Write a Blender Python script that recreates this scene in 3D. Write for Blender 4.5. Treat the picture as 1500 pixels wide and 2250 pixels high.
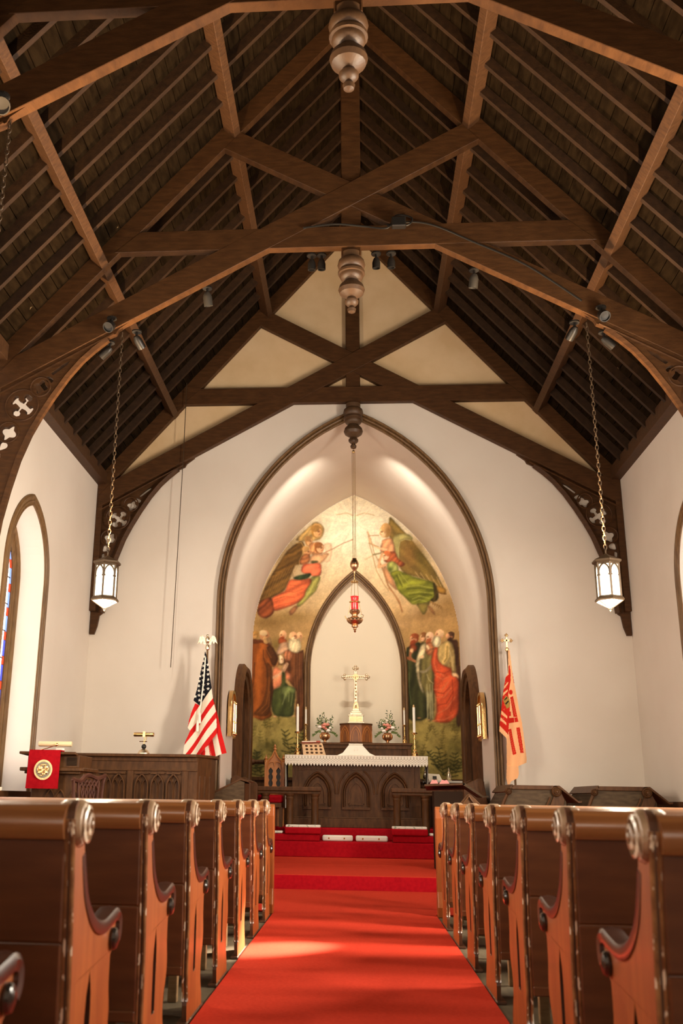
import bpy, bmesh, math, random
import numpy as np
from mathutils import Vector, Matrix
from mathutils.geometry import tessellate_polygon
random.seed(7)
SC = bpy.context.scene
for o in list(bpy.data.objects): bpy.data.objects.remove(o)

# ------------------------------------------------------------------ camera
CAM_POS = Vector((0.0216, 0.0, 0.92))
RT = Vector((0.9968918741618473, 0.0773544392078321, 0.014929231893220471))
UP = Vector((0.008370719901406714, -0.292430322154265, 0.9562501962002857))
FW = Vector((-0.0783357577615027, 0.9531530818392157, 0.2921689242578572))
FPX, CX, CY = 2188.18, 608.66, 1085.94
cam = bpy.data.cameras.new('camera'); cam_o = bpy.data.objects.new('camera', cam)
SC.collection.objects.link(cam_o); SC.camera = cam_o
cam.sensor_fit = 'VERTICAL'; cam.sensor_height = 36; cam.sensor_width = 24
cam.lens = FPX*36/2250; cam.shift_x = (750-CX)/2250; cam.shift_y = -(1125-CY)/2250
cam.clip_start = 0.05
cam_o.matrix_world = Matrix.Translation(CAM_POS) @ Matrix((RT, UP, -FW)).transposed().to_4x4()
cam.dof.use_dof = True; cam.dof.focus_distance = 12.0; cam.dof.aperture_fstop = 4.0

# ------------------------------------------------------------------ world, view, lights
W = bpy.data.worlds.new('world'); SC.world = W; W.use_nodes = True
W.node_tree.nodes['Background'].inputs[0].default_value = (0.75, 0.85, 1.0, 1)
W.node_tree.nodes['Background'].inputs[1].default_value = 0.3
SC.view_settings.view_transform = 'Standard'; SC.view_settings.look = 'None'
SC.view_settings.gamma = 1; SC.view_settings.use_curve_mapping = False
SC.view_settings.exposure = 0.36

def area(name, loc, to, sx, sy, power, col):
    l = bpy.data.lights.new(name, 'AREA'); l.shape = 'RECTANGLE'; l.size = sx; l.size_y = sy
    l.energy = power; l.color = col
    o = bpy.data.objects.new(name, l); SC.collection.objects.link(o); o.location = loc
    d = Vector(to)-Vector(loc); o.rotation_euler = d.to_track_quat('-Z', 'Y').to_euler(); return o
def spot(name, loc, to, power, angle, col, blend=.3, r=.04):
    l = bpy.data.lights.new(name, 'SPOT'); l.energy = power; l.spot_size = math.radians(angle)
    l.spot_blend = blend; l.color = col; l.shadow_soft_size = r
    o = bpy.data.objects.new(name, l); SC.collection.objects.link(o); o.location = loc
    d = Vector(to)-Vector(loc); o.rotation_euler = d.to_track_quat('-Z', 'Y').to_euler(); return o
WARM = (1.0, .91, .77)
DAY = (1.0, .90, .76)
area('rear_fill_light', (0, -2.9, 2.0), (0, 8, 1.6), 4.6, 1.8, 70, DAY)  # added fill lamp before the rear wall, which has no window
for s in (-1, 1):
    area('side_window_light', (s*3.6, 2.9, 2.0), (0, 3.3, 1.6), .9, 1.9, 85 if s > 0 else 30, DAY)
    area('side_window_light', (s*3.6, 6.6, 2.3), (0, 6.9, 2.6), .9, 2.4, 390 if s > 0 else 130, DAY)
    area('side_window_light', (s*3.6, 4.75, 2.2), (0, 4.85, 1.9), .5, 2.2, 230 if s > 0 else 35, DAY)  # area lamp between the windows; the wall has no opening here
    if s > 0: spot('window_sunbeam', (3.40, 10.2, 3.45), (-.56, 6.80, 0), 19000, 6.5, (1,.88,.72), 1.0, .03)
    spot('chancel_spot', (s*.12, 13.32, 5.62), (s*.9, 16.5, 3.0), 125, 105, WARM, .5, .04)
    spot('chancel_wash', (s*.05, 13.27, 5.74), (s*.9, 14.3, 4.7), 34, 62, WARM, .5, .02)
    spot('truss_spot_beam', (s*2.2, 9.1, 5.2), (s*1.3, 13.2, 1.6), 140, 70, WARM, 1.0)

# ------------------------------------------------------------------ helpers
COL = SC.collection
def newmesh(name, verts, faces, mat=None, parent=None, smooth=False, mats=None, fmat=None):
    me = bpy.data.meshes.new(name); me.from_pydata([tuple(v) for v in verts], [], faces)
    if mats:
        for m in mats: me.materials.append(m)
        if fmat:
            for p, i in zip(me.polygons, fmat): p.material_index = i
    elif mat: me.materials.append(mat)
    me.validate(); me.update()
    bm = bmesh.new(); bm.from_mesh(me); bmesh.ops.recalc_face_normals(bm, faces=bm.faces); bm.to_mesh(me); bm.free()
    if smooth:
        for p in me.polygons: p.use_smooth = True
    o = bpy.data.objects.new(name, me); COL.objects.link(o)
    if parent: o.parent = parent; o.matrix_parent_inverse = Matrix.Identity(4)
    return o
class MB:
    """collects shapes that become ONE mesh object"""
    def __init__(s): s.v = []; s.f = []; s.fm = []; s.T = None; s.mi = 0
    def add(s, v, f):
        n = len(s.v)
        s.v += [(s.T @ Vector(p)) if s.T else Vector(p) for p in v]
        s.f += [tuple(i+n for i in q) for q in f]; s.fm += [s.mi]*len(f); return s
    def box(s, x0, x1, y0, y1, z0, z1):
        v = [(x, y, z) for x in (x0, x1) for y in (y0, y1) for z in (z0, z1)]
        return s.add(v, [(0,1,3,2),(4,6,7,5),(0,4,5,1),(2,3,7,6),(0,2,6,4),(1,5,7,3)])
    def beam(s, a, b, w, h, up=(0,0,1), ends=0):
        a = Vector(a); b = Vector(b); d = (b-a).normalized(); sd = d.cross(Vector(up)).normalized(); u = sd.cross(d)
        v = []
        for p in (a-d*ends, b+d*ends):
            for i, j in ((-1,-1),(1,-1),(1,1),(-1,1)): v.append(p+sd*(i*w/2)+u*(j*h/2))
        return s.add(v, [(0,1,2,3),(7,6,5,4),(0,4,5,1),(1,5,6,2),(2,6,7,3),(3,7,4,0)])
    def prism(s, pts, d0, d1, mp):
        """pts 2D outline, extruded between d0 and d1; mp(a,b,d)->xyz"""
        n = len(pts); v = [mp(a, b, d0) for a, b in pts]+[mp(a, b, d1) for a, b in pts]
        t = tessellate_polygon([[Vector((a, b, 0)) for a, b in pts]])
        f = [tuple(q) for q in t]+[tuple(i+n for i in reversed(q)) for q in t]
        f += [(i, (i+1) % n, (i+1) % n+n, i+n) for i in range(n)]
        return s.add(v, f)
    def plate(s, outer, holes, d0, d1, mp, em=None):
        loops = [outer]+holes; flat = [p for l in loops for p in l]; n = len(flat)
        t = tessellate_polygon([[Vector((a, b, 0)) for a, b in l] for l in loops])
        v = [mp(a, b, d0) for a, b in flat]+[mp(a, b, d1) for a, b in flat]
        s.add(v, [tuple(q) for q in t]+[tuple(i+n for i in reversed(q)) for q in t])
        f = []; k = 0
        for l in loops:
            m = len(l); f += [(k+i, k+(i+1) % m, k+(i+1) % m+n, k+i+n) for i in range(m)]; k += m
        base = len(s.v)-2*n; s.f += [tuple(i+base for i in q) for q in f]
        s.fm += [s.mi if em is None else em]*len(f); return s
    def lathe(s, prof, n=16, c=(0,0,0), axis='Z'):
        v = []; f = []
        for r, z in prof:
            for i in range(n):
                a = 2*math.pi*i/n; p = (r*math.cos(a), r*math.sin(a), z)
                if axis == 'X': p = (p[2], p[0], p[1])
                if axis == 'Y': p = (p[0], p[2], p[1])
                v.append((p[0]+c[0], p[1]+c[1], p[2]+c[2]))
        for k in range(len(prof)-1):
            for i in range(n): f.append((k*n+i, k*n+(i+1) % n, (k+1)*n+(i+1) % n, (k+1)*n+i))
        f.append(tuple(range(n))); f.append(tuple(range((len(prof)-1)*n, len(prof)*n)))
        return s.add(v, f)
    def ball(s, c, r, n=10, sz=1):
        return s.lathe([(max(r*math.sin(math.pi*k/8), 1e-4), -r*sz*math.cos(math.pi*k/8)) for k in range(9)], n, c)
    def tube(s, pts, r, n=6, closed=False):
        pts = [Vector(p) for p in pts]; v = []; f = []; m = len(pts); side = None
        for i, p in enumerate(pts):
            d = (pts[(i+1) % m]-pts[i-1]) if closed else (pts[min(i+1, m-1)]-pts[max(i-1, 0)])
            d.normalize()
            if side is None: side = d.orthogonal().normalized()
            side = (side-d*side.dot(d)).normalized(); u = d.cross(side)
            rr = r[i] if isinstance(r, (list, tuple)) else r
            for k in range(n):
                a = 2*math.pi*k/n; v.append(p+side*(rr*math.cos(a))+u*(rr*math.sin(a)))
        for i in range(m if closed else m-1):
            j = (i+1) % m
            for k in range(n): f.append((i*n+k, i*n+(k+1) % n, j*n+(k+1) % n, j*n+k))
        if not closed: f += [tuple(range(n)), tuple(range((m-1)*n, m*n))]
        return s.add(v, f)
    def loft(s, A, B, prof, mp, close=True):
        """A,B: 2D curves of equal length; prof: list of (t across, depth)"""
        v = []; f = []; m = len(prof)
        for (a0, a1), (b0, b1) in zip(A, B):
            for t, d in prof: v.append(mp(a0+(b0-a0)*t, a1+(b1-a1)*t, d))
        for i in range(len(A)-1):
            for k in range(m-1 if not close else m):
                l = (k+1) % m; f.append((i*m+k, i*m+l, (i+1)*m+l, (i+1)*m+k))
        if close: f += [tuple(range(m)), tuple(range((len(A)-1)*m, len(A)*m))]
        return s.add(v, f)
    def done(s, name, mat, parent=None, smooth=False, bevel=0, seg=1, auto=False):
        mats = mat if isinstance(mat, list) else None
        o = newmesh(name, s.v, s.f, None if mats else mat, parent, smooth, mats, s.fm if mats else None)
        if bevel:
            b = o.modifiers.new('bevel', 'BEVEL'); b.width = bevel; b.segments = seg; b.limit_method = 'ANGLE'; b.angle_limit = math.radians(40)
        if auto:
            for p in o.data.polygons: p.use_smooth = True
            try: o.data.set_sharp_from_angle(angle=math.radians(35))
            except Exception: pass
        return o
def thing(name, label, cat, loc=(0,0,0), group=None, rz=0):
    o = bpy.data.objects.new(name, None); COL.objects.link(o); o.location = loc; o.rotation_euler = (0,0,rz)
    o.empty_display_size = .1
    return tag(o, label, cat, group)
def tag(o, label, cat, group=None):
    o['label'] = label; o['category'] = cat
    if group: o['group'] = group
    return o
def struct(o, label=None):
    o['kind'] = 'structure'
    if label: o['label'] = label
    return o
def stuff(o): o['kind'] = 'stuff'; return o
def root(name, kind=None):
    o = bpy.data.objects.new(name, None); COL.objects.link(o); o.empty_display_size = .1
    if kind: o['kind'] = kind
    return o
def dup(t, loc, label, rz=None, mirror=False):
    r = t.copy(); COL.objects.link(r); r.location = loc; r['label'] = label
    if rz is not None: r.rotation_euler = (0,0,rz)
    if mirror: r.scale = (-1, 1, 1)
    for ch in list(t.children):
        c = ch.copy(); COL.objects.link(c); c.parent = r
        for g in list(ch.children):
            d = g.copy(); COL.objects.link(d); d.parent = c
    return r
XZ = lambda a, b, d: (a, d, b)
YZ = lambda a, b, d: (d, a, b)
def pointed(hw, zs, ap, n=14, z0=None, c=0.0):
    """pointed arch outline from right foot over apex to left foot"""
    R = ((ap-zs)**2+hw**2)/(2*hw); cx = hw-R; a1 = math.atan2(ap-zs, -cx)
    r = [(c+cx+R*math.cos(a1*i/n), zs+R*math.sin(a1*i/n)) for i in range(n+1)]
    if z0 is not None: r = [(c+hw, z0)]+r
    l = [(2*c-x, z) for x, z in reversed(r[:-1])]
    return r+l

# ------------------------------------------------------------------ materials
def mat(name, col, rough=.5, metal=0, col2=None, scale=8, stretch=(1,1,1), bump=0, bscale=60, emit=None, spec=.5, coat=0, detail=6, lo=.35, hi=.65, sheen=0, trans=0):
    m = bpy.data.materials.new(name); m.use_nodes = True; nt = m.node_tree; N = nt.nodes; L = nt.links
    b = N['Principled BSDF']; b.inputs['Base Color'].default_value = (*col, 1); b.inputs['Roughness'].default_value = rough
    b.inputs['Metallic'].default_value = metal; b.inputs['Specular IOR Level'].default_value = spec
    b.inputs['Coat Weight'].default_value = coat; b.inputs['Coat Roughness'].default_value = .15
    b.inputs['Sheen Weight'].default_value = sheen; b.inputs['Transmission Weight'].default_value = trans
    if col2 or bump:
        tc = N.new('ShaderNodeTexCoord'); mp = N.new('ShaderNodeMapping'); mp.inputs['Scale'].default_value = stretch
        L.new(tc.outputs['Object'], mp.inputs[0])
    if col2:
        n = N.new('ShaderNodeTexNoise'); n.inputs['Scale'].default_value = scale; n.inputs['Detail'].default_value = detail
        L.new(mp.outputs[0], n.inputs['Vector'])
        r = N.new('ShaderNodeValToRGB'); r.color_ramp.elements[0].position = lo; r.color_ramp.elements[1].position = hi
        r.color_ramp.elements[0].color = (*col, 1); r.color_ramp.elements[1].color = (*col2, 1)
        L.new(n.outputs['Fac'], r.inputs[0]); L.new(r.outputs[0], b.inputs['Base Color'])
    if bump:
        n2 = N.new('ShaderNodeTexNoise'); n2.inputs['Scale'].default_value = bscale; n2.inputs['Detail'].default_value = 4
        L.new(mp.outputs[0], n2.inputs['Vector'])
        bp = N.new('ShaderNodeBump'); bp.inputs['Strength'].default_value = bump; bp.inputs['Distance'].default_value = .01
        L.new(n2.outputs['Fac'], bp.inputs['Height']); L.new(bp.outputs[0], b.inputs['Normal'])
    if emit:
        b.inputs['Emission Color'].default_value = (*emit[0], 1); b.inputs['Emission Strength'].default_value = emit[1]
    return m
def chips(m, col, scale=26, thr=.66, stretch=(1,1,.45)):
    """worn spots (paint chips) mixed over a material's colour"""
    nt = m.node_tree; N = nt.nodes; L = nt.links; b = N['Principled BSDF']
    tc = N.new('ShaderNodeTexCoord'); mp = N.new('ShaderNodeMapping'); mp.inputs['Scale'].default_value = stretch
    n = N.new('ShaderNodeTexNoise'); n.inputs['Scale'].default_value = scale; n.inputs['Detail'].default_value = 3
    L.new(tc.outputs['Object'], mp.inputs[0]); L.new(mp.outputs[0], n.inputs['Vector'])
    r = N.new('ShaderNodeValToRGB'); r.color_ramp.elements[0].position = thr; r.color_ramp.elements[1].position = thr+.03
    L.new(n.outputs['Fac'], r.inputs[0])
    mx = N.new('ShaderNodeMix'); mx.data_type = 'RGBA'; mx.inputs[7].default_value = (*col, 1)
    src = b.inputs['Base Color']
    if src.is_linked: L.new(src.links[0].from_socket, mx.inputs[6])
    else: mx.inputs[6].default_value = src.default_value
    L.new(r.outputs[0], mx.inputs[0]); L.new(mx.outputs[2], src); return m
M = {}
M['plaster'] = mat('plaster', (.76,.67,.575), .9, col2=(.72,.625,.53), scale=1.2, bump=.08, bscale=90, spec=.2)
M['plaster_gable_bounce'] = mat('plaster_gable_bounce', (.78,.56,.33), .9, col2=(.70,.48,.26), scale=2.5, bump=.1, bscale=60, spec=.2)  # warm bounce light on the gable is put into this plaster colour
M['niche'] = mat('niche_plaster', (.80,.70,.54), .9, bump=.06, bscale=80, spec=.2)
M['beam'] = mat('dark_timber', (.052,.021,.007), .5, col2=(.082,.034,.011), scale=6, stretch=(1,1,5), bump=.25, bscale=30, spec=.2)
M['rafter'] = mat('rafter_timber', (.022,.0095,.0035), .65, col2=(.038,.017,.006), scale=8, stretch=(2,6,2), bump=.2, bscale=30, spec=.3)
M['purlin'] = mat('purlin_timber', (.050,.021,.008), .55, col2=(.080,.035,.013), scale=8, stretch=(2,6,2), bump=.2, bscale=30, spec=.3)
M['board'] = mat('roof_board', (.008,.0045,.002), .8, col2=(.017,.010,.0045), scale=5, stretch=(4,1,4), bump=.3, bscale=25, spec=.02)
chips(M['board'], (.16,.11,.06), 7, .77, (1,2,1))
M['trim'] = mat('trim_wood', (.13,.066,.024), .45, col2=(.20,.108,.042), scale=9, stretch=(3,3,.6), bump=.1, spec=.3)
M['oak'] = mat('dark_oak', (.068,.027,.009), .5, col2=(.110,.045,.015), scale=7, stretch=(4,4,1), bump=.12, bscale=40, spec=.2)
M['oak_grey'] = mat('greyed_oak', (.062,.036,.017), .6, col2=(.100,.062,.031), scale=9, stretch=(1,1,4), bump=.15, spec=.2)
M['orange_oak'] = mat('orange_oak', (.36,.12,.030), .4, col2=(.46,.17,.045), scale=8, stretch=(3,3,1), spec=.45)
M['mahogany'] = mat('mahogany', (.25,.060,.011), .45, col2=(.34,.092,.017), scale=5, stretch=(3,3,.7), bump=.05, spec=.35, coat=.08)
M['pew_edge'] = chips(mat('worn_pew_edge', (.045,.016,.006), .38, col2=(.10,.036,.013), scale=10, stretch=(2,2,.6), bump=.1, spec=.6, coat=.3), (.72,.56,.38), 60, .67)
M['pew_back'] = mat('pew_back_wood', (.085,.026,.008), .42, col2=(.13,.042,.013), scale=4, stretch=(.7,3,4), bump=.05, spec=.35, coat=.1)
M['pew_rail'] = mat('pew_rail_wood', (.20,.070,.020), .28, col2=(.32,.125,.038), scale=5, stretch=(.25,6,6), bump=.03, spec=.6, coat=.5)
M['scroll'] = chips(mat('scroll_wood', (.16,.085,.04), .32, col2=(.44,.29,.17), scale=14, bump=.1, spec=.6, coat=.4), (.74,.62,.46), 24, .60)
M['arm'] = mat('armrest_wood', (.040,.011,.005), .3, spec=.6, coat=.4)
M['knob'] = mat('black_knob', (.02,.014,.010), .2, spec=.7, coat=.5)
M['carpet'] = mat('red_carpet', (.60,.050,.024), .95, col2=(.53,.040,.019), scale=60, bump=.3, bscale=500, spec=.04)
M['carpet_dark'] = mat('red_velvet', (.42,.006,.012), .9, col2=(.34,.004,.010), scale=30, bump=.3, bscale=300, spec=.08)
M['floor'] = mat('floor_wood', (.10,.075,.045), .6, col2=(.15,.115,.07), scale=4, stretch=(6,1,1), bump=.1, spec=.2)
M['kneeler'] = mat('kneeler_wood', (.22,.13,.055), .5, col2=(.32,.20,.09), scale=8, stretch=(1,1,5), spec=.4)
M['iron'] = mat('dark_iron', (.045,.032,.020), .45, .6, bump=.2, bscale=70)
M['lantern_metal'] = mat('bronze_metal', (.075,.045,.022), .5, .4, bump=.2, bscale=80)
M['lamp_glass'] = mat('opal_lamp_glass', (.9,.85,.75), .3, emit=((1,.86,.62), 1.5))
M['black'] = mat('black_metal', (.02,.017,.014), .4, .3)
M['grey_can'] = mat('grey_spot_can', (.06,.05,.038), .5, .3)
M['brass'] = mat('polished_brass', (.78,.52,.22), .25, 1, bump=.15, bscale=50)
M['gold'] = mat('gold_leaf_metal', (.85,.62,.33), .3, 1, bump=.4, bscale=70)
M['silver'] = mat('silver_gilt', (.86,.74,.55), .28, 1, bump=.3, bscale=60)
M['copper'] = mat('rose_brass', (.80,.50,.28), .28, 1, bump=.25, bscale=60)
M['candle'] = mat('candle_wax', (.90,.84,.72), .5, spec=.4)
M['red_glass'] = mat('ruby_glass', (.65,.005,.01), .12, spec=.8, emit=((.9,.01,.015), .35), coat=.6)
M['linen'] = mat('white_linen', (.84,.77,.66), .9, bump=.25, bscale=220, spec=.1)
M['cream_lamp'] = mat('cream_enamel', (.80,.64,.38), .35, spec=.5)
M['flower_pink'] = mat('pink_petals', (.80,.30,.22), .7); M['flower_white'] = mat('white_petals', (.92,.84,.74), .7)
M['leaf'] = mat('green_leaves', (.10,.15,.03), .6, col2=(.20,.26,.07), scale=20)
M['leaf_dark'] = mat('dark_leaves', (.035,.065,.02), .6)
M['dark_void'] = mat('dark_door_wood', (.030,.016,.009), .7, spec=.08)
M['page'] = mat('book_page', (.80,.70,.55), .8); M['pink'] = mat('pink_paper', (.75,.30,.27), .8)
M['vol_red'] = mat('red_cover', (.40,.06,.03), .6)
M['needlework'] = mat('floral_needlework', (.82,.76,.64), .9, col2=(.35,.40,.28), scale=22, lo=.56, hi=.62, bump=.4, bscale=300)

# ------------------------------------------------------------------ setting: floor, walls, roof
WX = 3.525; YE = 13.0; YB = 16.6; HW = 1.72; ZS = 3.4; AP = 5.99
struct(MB().box(-WX-.5, WX+.5, -3.2, 11.22, -.12, 0).done('floor', M['floor']), 'dark wooden nave floor under the pews')
pl = MB(); pl.box(-WX, WX, 11.217, YE, -.1, .155); pl.box(-HW-.1, HW+.1, YE, YB+.2, -.1, .155)
struct(pl.done('trim_1', M['carpet'], bevel=.015, seg=2), 'red carpeted choir step')
struct(MB().box(-WX+.1, WX-.1, 11.207, 11.2165, 0, .15).done('trim_7', M['carpet_dark']), 'riser of the choir step, its shade painted in as darker red')  # thin sheet over the riser carries its shade as a darker red
struct(MB().box(-HW, HW, 14.58, YB+.1, .155, .36).done('trim_2', M['carpet_dark'], bevel=.015, seg=2), 'red carpeted sanctuary step')
struct(MB().box(-HW, HW, 15.1, YB+.1, .36, .53).done('trim_3', M['carpet_dark'], bevel=.015, seg=2), 'red carpeted altar platform')
tag(MB().prism([(-.690,-1.2),(.662,-1.2),(.662,9.05),(1.6,9.05),(1.6,11.2),(-1.6,11.2),(-1.6,9.05),(-.690,9.05)], 0, .012, lambda a, b, d: (a, b, d)).done('aisle_carpet', M['carpet']), 'long red carpet runner down the central aisle between the pews', 'carpet')

WINS = [(10.3, True), (6.6, False), (2.9, False)]
def side_wall(s, name):
    m = MB(); outer = [(-3.2, 0), (YE, 0), (YE, 5.3), (-3.2, 5.3)]
    holes = [pointed(.60, 3.2, 3.97, 12, .95, y) for y, v in WINS]
    m.plate(outer, holes, s*WX, s*(WX+.42), YZ)
    return struct(m.done(name, M['plaster']))
side_wall(-1, 'wall_left'); side_wall(1, 'wall_right')
def gable(x): return 9.22-1.155*abs(x)
# end wall with the chancel arch
o = [(-WX-.3, -.1)] + [(-HW, -.1)] + list(reversed(pointed(HW, ZS, AP, 20))) + [(HW, -.1), (WX+.3, -.1), (WX+.3, gable(WX+.3)), (0, 9.22), (-WX-.3, gable(WX+.3))]
struct(MB().prism(o, YE, YE+.25, XZ).done('wall_front', M['plaster']))
struct(MB().prism([(-3.5,4.8),(-.83,6.3),(.83,6.3),(3.5,4.8),(3.5,5.15),(0,9.15),(-3.5,5.15)], YE-.004, YE, XZ).done('wall_gable', M['plaster_gable_bounce']), 'plaster panels above the scissor truss, tinted with warm bounce light')
arc = pointed(HW, ZS, AP, 20, -.1)
arc2 = pointed(HW+.15, ZS, AP+.2, 20, -.1)
m = MB(); m.loft(arc, arc2, [(0, YE+.25), (0, YB+.3), (1, YB+.3), (1, YE+.25)], XZ)
struct(m.done('wall_chancel', M['plaster'], auto=True))
NIO = pointed(.845, 2.95, 4.65, 14, .5); NII = pointed(.745, 2.95, 4.52, 14, .5)
m = MB(); m.plate(pointed(HW, ZS, AP, 20, -.1), [pointed(.745, 2.95, 4.52, 14, .6)], YB, YB+.12, XZ)
wb = struct(m.done('wall_back', M['plaster']))
struct(MB().box(-.9, .9, YB+.12, YB+.16, .4, 4.8).done('wall_niche', M['niche']))
# rear wall behind the camera
struct(MB().prism([(-WX-.4,-.1),(WX+.4,-.1),(WX+.4,gable(WX+.4)),(0,9.22),(-WX-.4,gable(WX+.4))], -3.4, -3.2, XZ).done('wall_rear', M['plaster']))
MOULD = [(0,0),(0,.05),(.10,.055),(.16,.03),(.24,.03),(.30,.075),(.42,.085),(.50,.05),(.56,.05),(.64,.10),(.82,.105),(.92,.06),(1,.05),(1,0)]
def mouldXZ(y, k=1): return [(t, y-d*k) for t, d in MOULD]
N_ = 22
struct(MB().loft(pointed(HW, ZS, AP, N_, .95), pointed(1.828, ZS, 6.115, N_, .95), mouldXZ(YE, .8), XZ).done('trim_4', M['trim'], auto=True), 'moulded wooden frame of the chancel arch')
for s in (-1, 1): struct(MB().box(s*1.66, s*1.88, YE-.13, YE, .155, .965).done('trim_5', M['plaster'], bevel=.01), 'pale plinth under the arch frame')
struct(MB().loft(pointed(.742, 2.95, 4.515, N_, .7), pointed(.848, 2.95, 4.655, N_, .7), mouldXZ(YB-.015, .7), XZ).done('trim_6', M['trim'], auto=True), 'moulded wooden frame of the altar niche')
# wainscot
for s, nm in ((-1, 'baseboard_left'), (1, 'baseboard_right')):
    m = MB(); m.box(s*(WX-.03), s*WX, -3.2, YE, 0, .92); m.box(s*(WX-.06), s*WX, -3.2, YE, .90, .95)
    for k in range(24):
        y = -3+k*.66; m.box(s*(WX-.045), s*WX, y, y+.06, .1, .9)
    struct(m.done(nm, M['oak']))
    m = MB(); m.box(s*1.89, s*(WX-.06), YE-.03, YE, .155, .92); m.box(s*1.89, s*(WX-.06), YE-.06, YE, .90, .95)
    struct(m.done('baseboard_front', M['oak']))
m = MB(); m.box(-HW, -.86, YB-.03, YB, .53, 1.22); m.box(.86, HW, YB-.03, YB, .53, 1.22)
m.box(-HW, -.86, YB-.06, YB, 1.20, 1.25); m.box(.86, HW, YB-.06, YB, 1.20, 1.25)
for k in range(4):
    for s in (-1, 1): m.box(s*(.9+k*.24), s*(.94+k*.24), YB-.05, YB, .55, 1.2)
struct(m.done('baseboard_back', M['oak']))
# side windows
def side_window(s, y0, n, shown):
    r = struct(root('window_%d' % n))
    mp = lambda a, b, d: (s*d, a+y0, b)
    f = MB().loft(pointed(.60, 3.2, 3.97, 16, .95), pointed(.74, 3.2, 4.10, 16, .95), [(t, WX-d*.25) for t, d in MOULD], mp).done('window_frame', M['trim'], r, auto=True)
    MB().loft(pointed(.515, 3.2, 3.875, 16, 1.0), pointed(.60, 3.2, 3.97, 16, .95), [(0, 3.90), (0, 3.86), (.3, 3.85), (.35, 3.835), (.6, 3.835), (.65, 3.81), (1, 3.80), (1, 3.90)], mp).done('window_casing', M['trim'], r, auto=True)
    MB().box(s*3.50, s*3.92, y0-.62, y0+.62, .90, .955).done('window_sill', M['trim'], r)
    return r
LEADM = mat('window_lead', (.03,.02,.02), .5)
def glassm(name, col, e, col2=None): return mat(name, col, .2, emit=(col, e))
GL = {'clear': glassm('pale_cathedral_glass', (.95,.90,.88), 2.4), 'red': glassm('red_stained_glass', (.75,.05,.02), .9), 'blue': glassm('blue_stained_glass', (.06,.08,.50), .9),
      'blue2': glassm('light_blue_stained_glass', (.20,.32,.75), .9), 'green': glassm('green_stained_glass', (.15,.60,.10), .9)}
def stained(s, y0, r):
    mp = lambda a, b, d: (s*d, a+y0, b)
    inner = pointed(.455, 3.2, 3.80, 16, 1.06)
    MB().prism(inner, 3.88, 3.89, mp).done('glass', GL['clear'], r)
    # border panes, blue long and red short, each its own piece
    def at(c, z):       # half width of the arch at height z
        hw, zs, ap = c; R = ((ap-zs)**2+hw**2)/(2*hw)
        return hw if z <= zs else max(0, hw-R+math.sqrt(max(0, R*R-(z-zs)**2)))
    z = 1.03; k = 0
    while z < 3.72:
        h = (.17, .085)[k % 2]; z2 = min(z+h, 3.76)
        for q in (-1, 1):
            pts = [(q*at((.455,3.2,3.80), z), z), (q*at((.51,3.2,3.868), z), z), (q*at((.51,3.2,3.868), z2), z2), (q*at((.455,3.2,3.80), z2), z2)]
            if abs(pts[0][0]-pts[1][0]) > .001 or 1: MB().prism(pts, 3.875, 3.885, mp).done('glass_pane', GL[('blue' if z < 2.4 else 'blue2') if k % 2 == 0 else 'red'], r)
        z = z2+.008; k += 1
    ld = MB()
    for k in range(9): ld.box(s*3.865, s*3.875, y0-.455, y0+.455, 1.15+k*.3, 1.16+k*.3)
    for k in range(-4, 16):
        for q in (-1, 1):
            a = (q*-.455, 1.0+k*.25); b = (q*.455, 1.0+k*.25+.74*.9)
            P = [(a[0]+(b[0]-a[0])*i/12, a[1]+(b[1]-a[1])*i/12) for i in range(13)]
            P = [p for p in P if 1.05 < p[1] < 3.5 and abs(p[0]) < at((.455,3.2,3.80), p[1])-.01]
            if len(P) > 2: ld.tube([mp(p[0], p[1], 3.872) for p in P], .006, 4)
    ld.done('window_lead', LEADM, r)
    for c, z, rr in ((-.25, 3.22, .085), (.25, 3.22, .085), (0, 1.5, .12)):
        m = MB(); m.prism([(rr*.8*math.cos(t*math.pi/10)+c, z+rr*math.sin(t*math.pi/10)) for t in range(20)], 3.866, 3.874, mp); m.done('glass_medallion', GL['green'], r)
    for z in (2.38,):
        m = MB(); m.tube([mp(.30*math.cos(t*math.pi/20), z+.26*math.sin(t*math.pi/20), 3.87) for t in range(40)], .018, 6, True); m.done('glass_ring', GL['green'], r)
n = 1
for s in (-1, 1):
    for y, v in WINS:
        r = side_window(s, y, n, v); n += 1
        if v: stained(s, y, r)
        else: MB().prism(pointed(.515, 3.2, 3.875, 16, 1.0), 3.90, 3.91, lambda a, b, d: (s*d, a+y, b)).done('glass', mat('dim_glass', (.5,.5,.5), .3), r)
# roof
CT, ST = .6547, .7559
def rp(s, t, off, y): return (s*(t*CT-off*ST), y, 9.25-t*ST-off*CT)
def slab(m, s, t0, t1, o0, o1, y0, y1):
    v = [rp(s, t, o, y) for t in (t0, t1) for y in (y0, y1) for o in (o0, o1)]
    return m.add(v, [(0,1,3,2),(4,6,7,5),(0,4,5,1),(2,3,7,6),(0,2,6,4),(1,5,7,3)])
m = MB()
for s in (-1, 1): slab(m, s, -.05, 6.0, -.12, -.035, -3.4, 13.3)
ceil = struct(m.done('ceiling', M['dark_void']), 'steep open timber roof over the nave')
bw = 5.6/37
bmesh_cache = {}
for s in (-1, 1):
    for k in range(37):
        off = -.004*random.random()
        b = slab(MB(), s, k*bw+.004, (k+1)*bw-.004, -.03+off+.038, off+.038, 1.2, 12.99).done('roof_board', M['board'], ceil)
RY = [12.374-.395*k for k in range(9)]+[5.98+.393*k for k in range(7)]+[5.2-.39*k for k in range(9)]
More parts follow.
